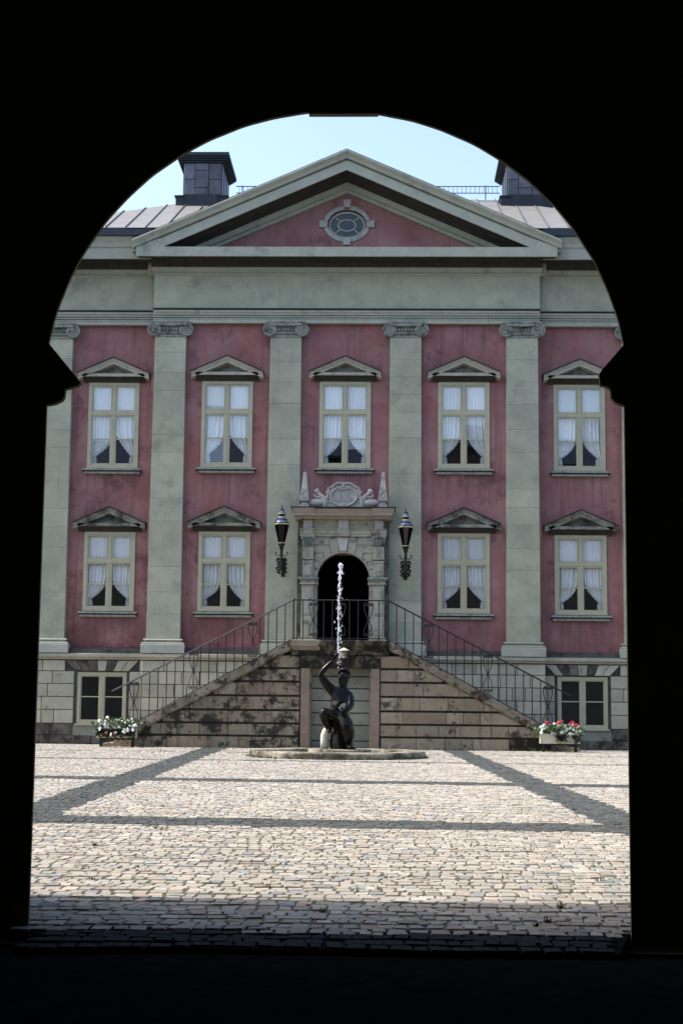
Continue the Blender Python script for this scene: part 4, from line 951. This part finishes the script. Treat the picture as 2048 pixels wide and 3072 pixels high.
# ------------------------------------------------------------------ lanterns on the pilasters
def lantern(cx, dz, label):
    yy = 42.05; t = thing('wall_lantern', label, 'lantern', (cx, YC-.18, 4.83+dz), 'lanterns beside the portal')
    def P(nm, mb, mat, sm=False): return obj(nm, mb, mat, t, sm)
    c = (cx, yy, dz); q = 8; ph = math.pi/8
    P('glass_body', MB().lathe([(.085, 5.615), (.205, 6.10)], q, c, ph=ph), 'glass_dark')
    P('inner_core', MB().lathe([(.05, 5.62), (.10, 5.7), (.16, 6.05)], q, c, ph=ph), 'lamp_dark')
    m = MB()
    for k in range(q):
        a = 2*math.pi*k/q+ph; m.tube([(cx+.087*math.cos(a), yy+.087*math.sin(a), 5.60+dz), (cx+.208*math.cos(a), yy+.208*math.sin(a), 6.11+dz)], .010, 5)
    P('glazing_ribs', m, 'lamp_dark')
    P('rim', MB().lathe([(.20, 6.095), (.23, 6.105), (.232, 6.13), (.215, 6.14)], q, c, ph=ph), 'gilt')
    P('hood', MB().lathe([(.214, 6.141), (.205, 6.165), (.145, 6.235), (.142, 6.262), (.105, 6.285), (.098, 6.30)], 16, c), 'lamp_sky_tint', True)
    P('hood_band', MB().lathe([(.218, 6.140), (.218, 6.156), (.206, 6.160)], 16, c).lathe([(.148, 6.236), (.152, 6.254), (.143, 6.258)], 16, c), 'lamp_dark')
    P('chimney_ring', MB().lathe([(.098, 6.301), (.10, 6.33), (.092, 6.335)], 16, c), 'gilt')
    P('vent', MB().lathe([(.088, 6.335), (.088, 6.385), (.115, 6.40)], 16, c), 'lamp_dark')
    P('vent_rim', MB().lathe([(.115, 6.40), (.122, 6.408), (.115, 6.42)], 16, c), 'gilt')
    P('crown', MB().lathe([(.112, 6.42), (.085, 6.455), (.058, 6.505)], 16, c), 'lamp_sky_tint', True)
    P('finial', MB().lathe([(.056, 6.506), (.056, 6.54), (.03, 6.545), (.016, 6.57), (.008, 6.60), (.02, 6.625), (.012, 6.65), (.004, 6.67)], 10, c), 'lamp_dark', True)
    P('collar', MB().lathe([(.04, 5.40), (.058, 5.45), (.062, 5.50), (.095, 5.54), (.10, 5.56), (.085, 5.575), (.088, 5.612)], 12, c), 'lamp_dark', True)
    P('collar_ring', MB().lathe([(.087, 5.585), (.092, 5.60), (.087, 5.612)], 12, c), 'gilt')
    m = MB().lathe([(.035, 4.83), (.05, 4.90), (.03, 5.0), (.048, 5.12), (.034, 5.2), (.042, 5.28), (.036, 5.40)], 10, c)
    P('stem', m, 'lamp_dark', True)
    m = MB()
    for s in (-1, 1):
        m.tube([(cx, yy, 5.245+dz), (cx+s*.13, yy, 5.24+dz), (cx+s*.155, yy, 5.26+dz), (cx+s*.16, yy, 5.31+dz)], .011, 6); m.ball((cx+s*.16, yy, 5.325+dz), .022, .022, .022, 8, 6)
    P('cross_arm', m, 'lamp_dark', True)
    m = MB()
    for zc in (5.13, 4.90):
        m.tube([(cx, yy, zc+dz), (cx+.01, yy+.25, zc-.03+dz), (cx, yy+.5, zc-.01+dz), (cx, YC-.18, zc+dz)], .022, 6)
        for s in (-1, 1):
            m.tube([(cx+s*.02, yy+.03, zc+dz), (cx+s*.09, yy+.04, zc+.04+dz), (cx+s*.135, yy+.06, zc+.0+dz), (cx+s*.11, yy+.08, zc-.05+dz), (cx+s*.06, yy+.09, zc-.03+dz)], [.03, .035, .03, .025, .015], 6)
            m.tube([(cx+s*.05, yy+.2, zc-.05+dz), (cx+s*.12, yy+.3, zc-.09+dz), (cx+s*.06, yy+.45, zc-.12+dz)], .028, 6)
    P('bracket', m, 'lamp_dark', True)
    P('wall_plate', MB().box(cx-.05, cx+.05, YC-.205, YC-.18, 4.72+dz, 5.25+dz), 'lamp_dark')
lantern(-1.70, .01, 'black and grey carriage lantern on the pilaster left of the portal')
lantern(1.74, -.05, 'black and grey carriage lantern on the pilaster right of the portal')
# small lamp hanging from the landing above the niche
t = thing('small_lamp', 'small lamp with pale conical cap above the staircase niche', 'lamp', (.10, YS-.14, 2.40))
obj('cap', MB().lathe([(.145, 2.592), (.14, 2.605), (.01, 2.672)], 18, (.10, YS-.26, 0)), 'planter', t, False)
obj('shade', MB().lathe([(.062, 2.40), (.075, 2.50), (.078, 2.59)], 12, (.10, YS-.26, 0)), 'jamb', t, True)
obj('arm', MB().tube([(.10, YS-.10, 2.64), (.10, YS-.26, 2.64)], .012, 6), 'iron', t)

# ------------------------------------------------------------------ fountain: basin, statue, jet
bs = thing('fountain_basin', 'low round stone basin in front of the staircase', 'basin', (.13, 34.95, 0))
obj('rim', MB().lathe([(2.0, -.03), (2.0, .115), (1.975, .145), (1.60, .145), (1.56, .12), (1.56, .05)], 64, (.13, 34.95, 0)), 'basin', bs)
obj('plinth_disc', MB().lathe([(.72, .05), (.72, .166), (.70, .172)], 32, (.18, 34.95, 0)), 'basin', bs)
stt = thing('fountain_statue', 'wet black bronze figure crouching with one arm raised', 'statue', (.2, 34.95, .17))
def skin(name, verts, edges, mat, parent, root=0, sub=2):
    me = bpy.data.meshes.new(name); me.from_pydata([v[:3] for v in verts], edges, [])
    o = bpy.data.objects.new(name, me); col.objects.link(o)
    md = o.modifiers.new('skin', 'SKIN'); md.use_smooth_shade = True; md.branch_smoothing = .6
    sv = me.skin_vertices[0].data
    for k, v in enumerate(verts):
        r_ = v[3]; sv[k].radius = r_ if isinstance(r_, tuple) else (r_, r_)
    sv[root].use_root = True
    sb = o.modifiers.new('sub', 'SUBSURF'); sb.levels = sb.render_levels = sub
    dg = bpy.context.evaluated_depsgraph_get(); dg.update()
    nm = bpy.data.meshes.new_from_object(o.evaluated_get(dg)); bpy.data.objects.remove(o); bpy.data.meshes.remove(me)
    return nm
yb = 34.95
V = [(.12, yb, .95, .235),
     (.085, yb-.02, 1.07, .195), (.165, yb-.02, 1.23, (.275, .22)), (.195, yb, 1.43, (.235, .19)), (.24, yb+.0, 1.58, .10),
     (.255, yb-.02, 1.70, .125), (.262, yb-.03, 1.82, .142), (.26, yb-.02, 1.94, .10),
     (-.02, yb-.02, 1.48, .14), (-.17, yb-.08, 1.68, .105), (-.275, yb-.12, 1.86, .078), (-.13, yb-.12, 2.02, .07), (.02, yb-.10, 2.18, .045),
     (.385, yb-.02, 1.38, .14), (.43, yb-.08, 1.22, .115), (.38, yb-.22, 1.08, .09), (.25, yb-.32, 1.05, .06),
     (-.05, yb-.12, .96, .18), (-.22, yb-.27, 1.04, .135), (-.16, yb-.23, .84, .115), (-.05, yb-.16, .62, .075), (-.04, yb-.28, .56, .05),
     (.27, yb-.06, .87, .215), (.36, yb-.28, .70, .175), (.375, yb-.22, .46, .145), (.37, yb-.08, .27, .09), (.39, yb-.24, .20, .06)]
Eg = [(0, 1), (1, 2), (2, 3), (3, 4), (4, 5), (5, 6), (6, 7), (3, 8), (8, 9), (9, 10), (10, 11), (11, 12), (3, 13), (13, 14), (14, 15), (15, 16),
      (0, 17), (17, 18), (18, 19), (19, 20), (20, 21), (0, 22), (22, 23), (23, 24), (24, 25), (25, 26)]
body = skin('body', V, Eg, 'bronze', stt)
bm = bmesh.new(); bm.from_mesh(body)
xm = MB()
xm.ball((.27, yb-.155, 1.80), .018, .03, .035, 8, 6)                                  # nose
for s in (-1, 1): xm.ball((.265+s*.118, yb-.02, 1.80), .018, .03, .038, 8, 6); xm.ball((.265+s*.045, yb-.135, 1.835), .016, .014, .012, 8, 5)
xm.tube([(.235, yb-.135, 1.745), (.27, yb-.145, 1.74), (.305, yb-.135, 1.745)], .012, 6)
rr = random.Random(3)
for _ in range(80):                                                                   # curly hair
    a, b = rr.uniform(0, 6.28), rr.uniform(.1, 1.9); d = Vector((math.sin(b)*math.cos(a), math.sin(b)*math.sin(a), math.cos(b)))
    if d.y < -.45 and d.z < .75: continue
    xm.ball((.263+d.x*.122, yb-.02+d.y*.125, 1.87+d.z*.11), .032, .032, .032, 7, 5)
for hx, hy, hz, dx, dy, dz in ((.04, yb-.10, 2.20, .03, -.01, .075), (.27, yb-.30, 1.08, -.07, -.02, .0)):   # fingers and thumbs
    ax = Vector((dx, dy, dz)).normalized(); sd = ax.cross(Vector((0, 1, 0))).normalized()
    for k in range(4):
        p = Vector((hx, hy, hz))+sd*(.011*(k-1.5)*1.6); l = (.07, .085, .08, .06)[k]
        xm.tube([p, p+ax*l*.5+Vector((0, -.012, 0)), p+ax*l+Vector((0, .012, 0))], [.0105, .0095, .007], 6)
    p = Vector((hx, hy, hz))-ax*.02; xm.tube([p, p+sd*.035-Vector((0, .015, 0)), p+sd*.04+ax*.04-Vector((0, .02, 0))], [.012, .010, .008], 6)
xm.ball((.085, yb-.115, 2.285), .045, .035, .05, 10, 7)                                # shell held up, spout
xm.tube([(.10, yb-.115, 2.30), (.122, yb-.115, 2.345)], [.022, .012], 8)
tmp = xm.mesh('tmp', None, True); bm.from_mesh(tmp)
me = bpy.data.meshes.new('body'); bm.to_mesh(me); bm.free(); me.materials.append(M['bronze'])
me.polygons.foreach_set('use_smooth', [True]*len(me.polygons)); link('body', me, stt)
# draped mass the figure crouches on
m = MB(); n = 36; ring = [(.165, -.03, .47), (.25, -.05, .485), (.345, -.05, .49), (.45, -.03, .505), (.55, -.02, .505), (.65, -.08, .49), (.74, -.13, .46), (.84, -.18, .42), (.93, -.19, .38), (1.02, -.12, .29)]
for q, (z, a, b) in enumerate(ring):
    for k in range(n):
        t = 2*math.pi*k/n; w_ = 1+.05*math.sin(7*t+q*.55)+.03*math.sin(13*t-q*.9)
        m.v.append(((a+b)/2+(b-a)/2*math.cos(t)*w_, yb+.03+(.24-.01*q)*math.sin(t)*w_, z+.015*math.sin(3*t+q)))
for q in range(len(ring)-1):
    for k in range(n): m.f.append((q*n+k, q*n+(k+1) % n, (q+1)*n+(k+1) % n, (q+1)*n+k))
m.f.append(tuple(range((len(ring)-1)*n, len(ring)*n)))
m.tube([(.36, yb-.2, .24), (.46, yb-.32, .205), (.56, yb-.36, .185)], [.09, .05, .01], 8)
obj('draped_base', m, 'bronze', stt, 'all')
m = MB(); P_ = [(-.165, yb-.10, .165), (-.17, yb-.10, .35), (-.165, yb-.10, .48), (-.13, yb-.09, .575), (-.06, yb-.06, .62), (.03, yb-.03, .62)]
m.tube(P_, [.085, .083, .085, .085, .085, .08], 14); o = obj('stone_support', m, 'support', stt, 'all'); o['label'] = 'pale curved stump at the statue foot'
# jet
m = MB(); rr = random.Random(5); pz = 2.33; pts = []; rad = []
while pz < 3.45:
    t = (pz-2.33)/2.05; pts.append((.124+.004*math.sin(pz*9)+.004*t+rr.uniform(-.003, .003), yb-.115, pz)); rad.append(.015-.005*t+rr.uniform(-.003, .004)); pz += .035
m.tube(pts, rad, 8)
while pz < 4.36:
    t = (pz-3.4)/.96; sx = .012+.03*t
    r_ = rr.uniform(.010, .021)*(1+.6*t); m.ball((.128+.05*max(0, t)**2+rr.gauss(0, sx*.55), yb-.115+rr.gauss(0, sx*.5), pz), r_*.8, r_*.8, r_*rr.uniform(1.1, 2.2), 8, 6)
    pz += rr.uniform(.016, .04)
for _ in range(120):
    z = rr.uniform(2.0, 4.35); r_ = rr.uniform(.004, .017); m.ball((.165+rr.gauss(0, .02+.03*rr.random()), yb-.115+rr.gauss(0, .03), z), r_*.8, r_*.8, r_*rr.uniform(1.2, 2.6), 7, 5)
for _ in range(18): r_ = rr.uniform(.02, .036); m.ball((.175+rr.gauss(0, .02), yb-.115+rr.gauss(0, .02), rr.uniform(4.15, 4.38)), r_*.8, r_*.8, r_*1.3, 8, 6)
o = obj('water_jet', m, 'water', None, 'all', False); tag(o, 'thin white jet of water rising from the statue before dark doorway', 'water', kind='stuff')

# ------------------------------------------------------------------ planters with flowers
def planter(cx, yy, zb, label, plabel, seed_, dark):
    rr = random.Random(seed_)
    t = thing('planter', label, 'planter', (cx, yy, 0), 'flower planters at the stair feet')
    hw_, d = .505, .18
    b = holed([(cx-hw_, yy-d), (cx+hw_, yy-d), (cx+hw_, yy+d), (cx-hw_, yy+d)], [[(cx-hw_+.04, yy-d+.04), (cx+hw_-.04, yy-d+.04), (cx+hw_-.04, yy+d-.04), (cx-hw_+.04, yy+d-.04)]], 0, 1)
    b.v = [(x, z, zb+.255*y_) for x, y_, z in b.v]; b.box(cx-hw_-.015, cx-hw_+.03, yy-d-.012, yy-d-.001, zb, zb+.26).box(cx+hw_-.03, cx+hw_+.015, yy-d-.012, yy-d-.001, zb, zb+.26)
    obj('box', b, 'planter', t)
    obj('soil', MB().box(cx-hw_+.041, cx+hw_-.041, yy-d+.041, yy+d-.041, zb+.01, zb+.22), 'leaf_dark', t)
    for q in (-1, 1):
        for w_ in (-1, 1): obj('leg', MB().box(cx+q*.42-.02, cx+q*.42+.02, yy+w_*.12-.02, yy+w_*.12+.02, -.03, zb-.001), 'iron', t)
    obj('stretcher', MB().box(cx-.44, cx+.44, yy+.10, yy+.14, zb-.05, zb-.002), 'iron', t)
    pl = thing('flowering_plants', plabel, 'flowers', (cx, yy, zb+.22), 'flowers in the planters')
    f = MB(); fd = MB()
    for k in range(1500):
        a = rr.gauss(0, .30); a = max(-.56, min(.56, a*1.1)); b_ = rr.gauss(0, .13); h = rr.random()
        top = .30*(1-.35*(a/.56)**2)
        z = zb+.22+h*top; x_, y_ = cx+a*(1+.15*h), yy+b_-.05*h; tgt = f
        if rr.random() < (.42 if dark else .16):
            z = zb+.23-abs(rr.gauss(0, .11 if dark else .09)); y_ = yy-d-.03-.04*rr.random(); x_ = cx+rr.uniform(-.52, .52) if dark else cx+rr.choice((-.05, .0, .12, .42, .46))+rr.gauss(0, .06); tgt = fd
            z = max(z, .05)
        s_ = .022+.022*rr.random(); u = Vector((rr.gauss(0, 1), rr.gauss(0, 1), rr.gauss(0, 1))).normalized(); v_ = u.orthogonal().normalized(); c = Vector((x_, y_, z))
        tgt.face([c-u*s_, c+v_*s_*.6, c+u*s_*1.2, c-v_*s_*.6])
    obj('foliage', f, 'leaf', pl, fixn=False)['kind'] = 'stuff'; obj('trailing_foliage', fd, 'leaf_dark', pl, fixn=False)['kind'] = 'stuff'
    def bloom(r0):
        m = MB()
        for k in range(6):
            a = k*1.047; c = Vector((math.cos(a)*r0*.55, -.008, math.sin(a)*r0*.55)); m.ball(c, r0*.55, .012, r0*.5, 7, 4)
        m.ball((0, -.012, 0), r0*.5, .02, r0*.5, 7, 5); return m
    ms = {k: [bloom(r_).mesh('flower', k, 'all') for r_ in (.032, .041, .05)] for k in ('white_flower', 'red_flower', 'pink_flower')}
    n = 44 if not dark else 38
    for k in range(n):
        a = rr.uniform(-.52, .52); h = rr.random()
        top = .33*(1-.3*(a/.56)**2)
        if dark: kind = 'white_flower' if rr.random() < .86 else 'pink_flower'
        else: kind = 'white_flower' if rr.random() < .70 else 'red_flower'
        if kind != 'white_flower': h = .75+.3*rr.random()
        if dark and rr.random() < .25: h = -.5*rr.random()
        loc = (cx+a, yy-.16-.06*rr.random()*(1-h)-(.06 if h < 0 else 0), zb+.24+h*top)
        link('flower', rr.choice(ms[kind]), pl, loc=loc, rot=(rr.gauss(0, .4)-.3, rr.gauss(0, .6), rr.gauss(0, .5)))
planter(5.76, 40.45, .215, 'cream planter box on iron legs at the right stair foot', 'red and white flowers in the right hand planter', 21, False)
planter(-5.86, 40.5, .235, 'cream planter box half hidden by dark foliage at the left stair foot', 'white and pale pink flowers trailing from the left hand planter', 22, True)
# a fallen leaf lying on the setts inside the shade
m = MB(); m.v = [(-.035, 0, .012), (-.01, -.02, .02), (.03, -.01, .016), (.045, .004, .014), (.0, .02, .012)]; m.f = [(0, 1, 4), (1, 2, 3, 4)]
m.v += [(a, b, c-.003) for a, b, c in m.v]; m.f += [(9, 6, 5), (9, 8, 7, 6), (0, 5, 6, 1), (1, 6, 7, 2), (2, 7, 8, 3), (3, 8, 9, 4), (4, 9, 5, 0)]
o = obj('fallen_leaf', m, 'straw', None, loc=(.37, 8.62, .01)); tag(o, 'pale dry leaf lying on the shaded setts near the arch', 'leaf')

for o in bpy.data.objects:
    if '_e' in o: del o['_e']
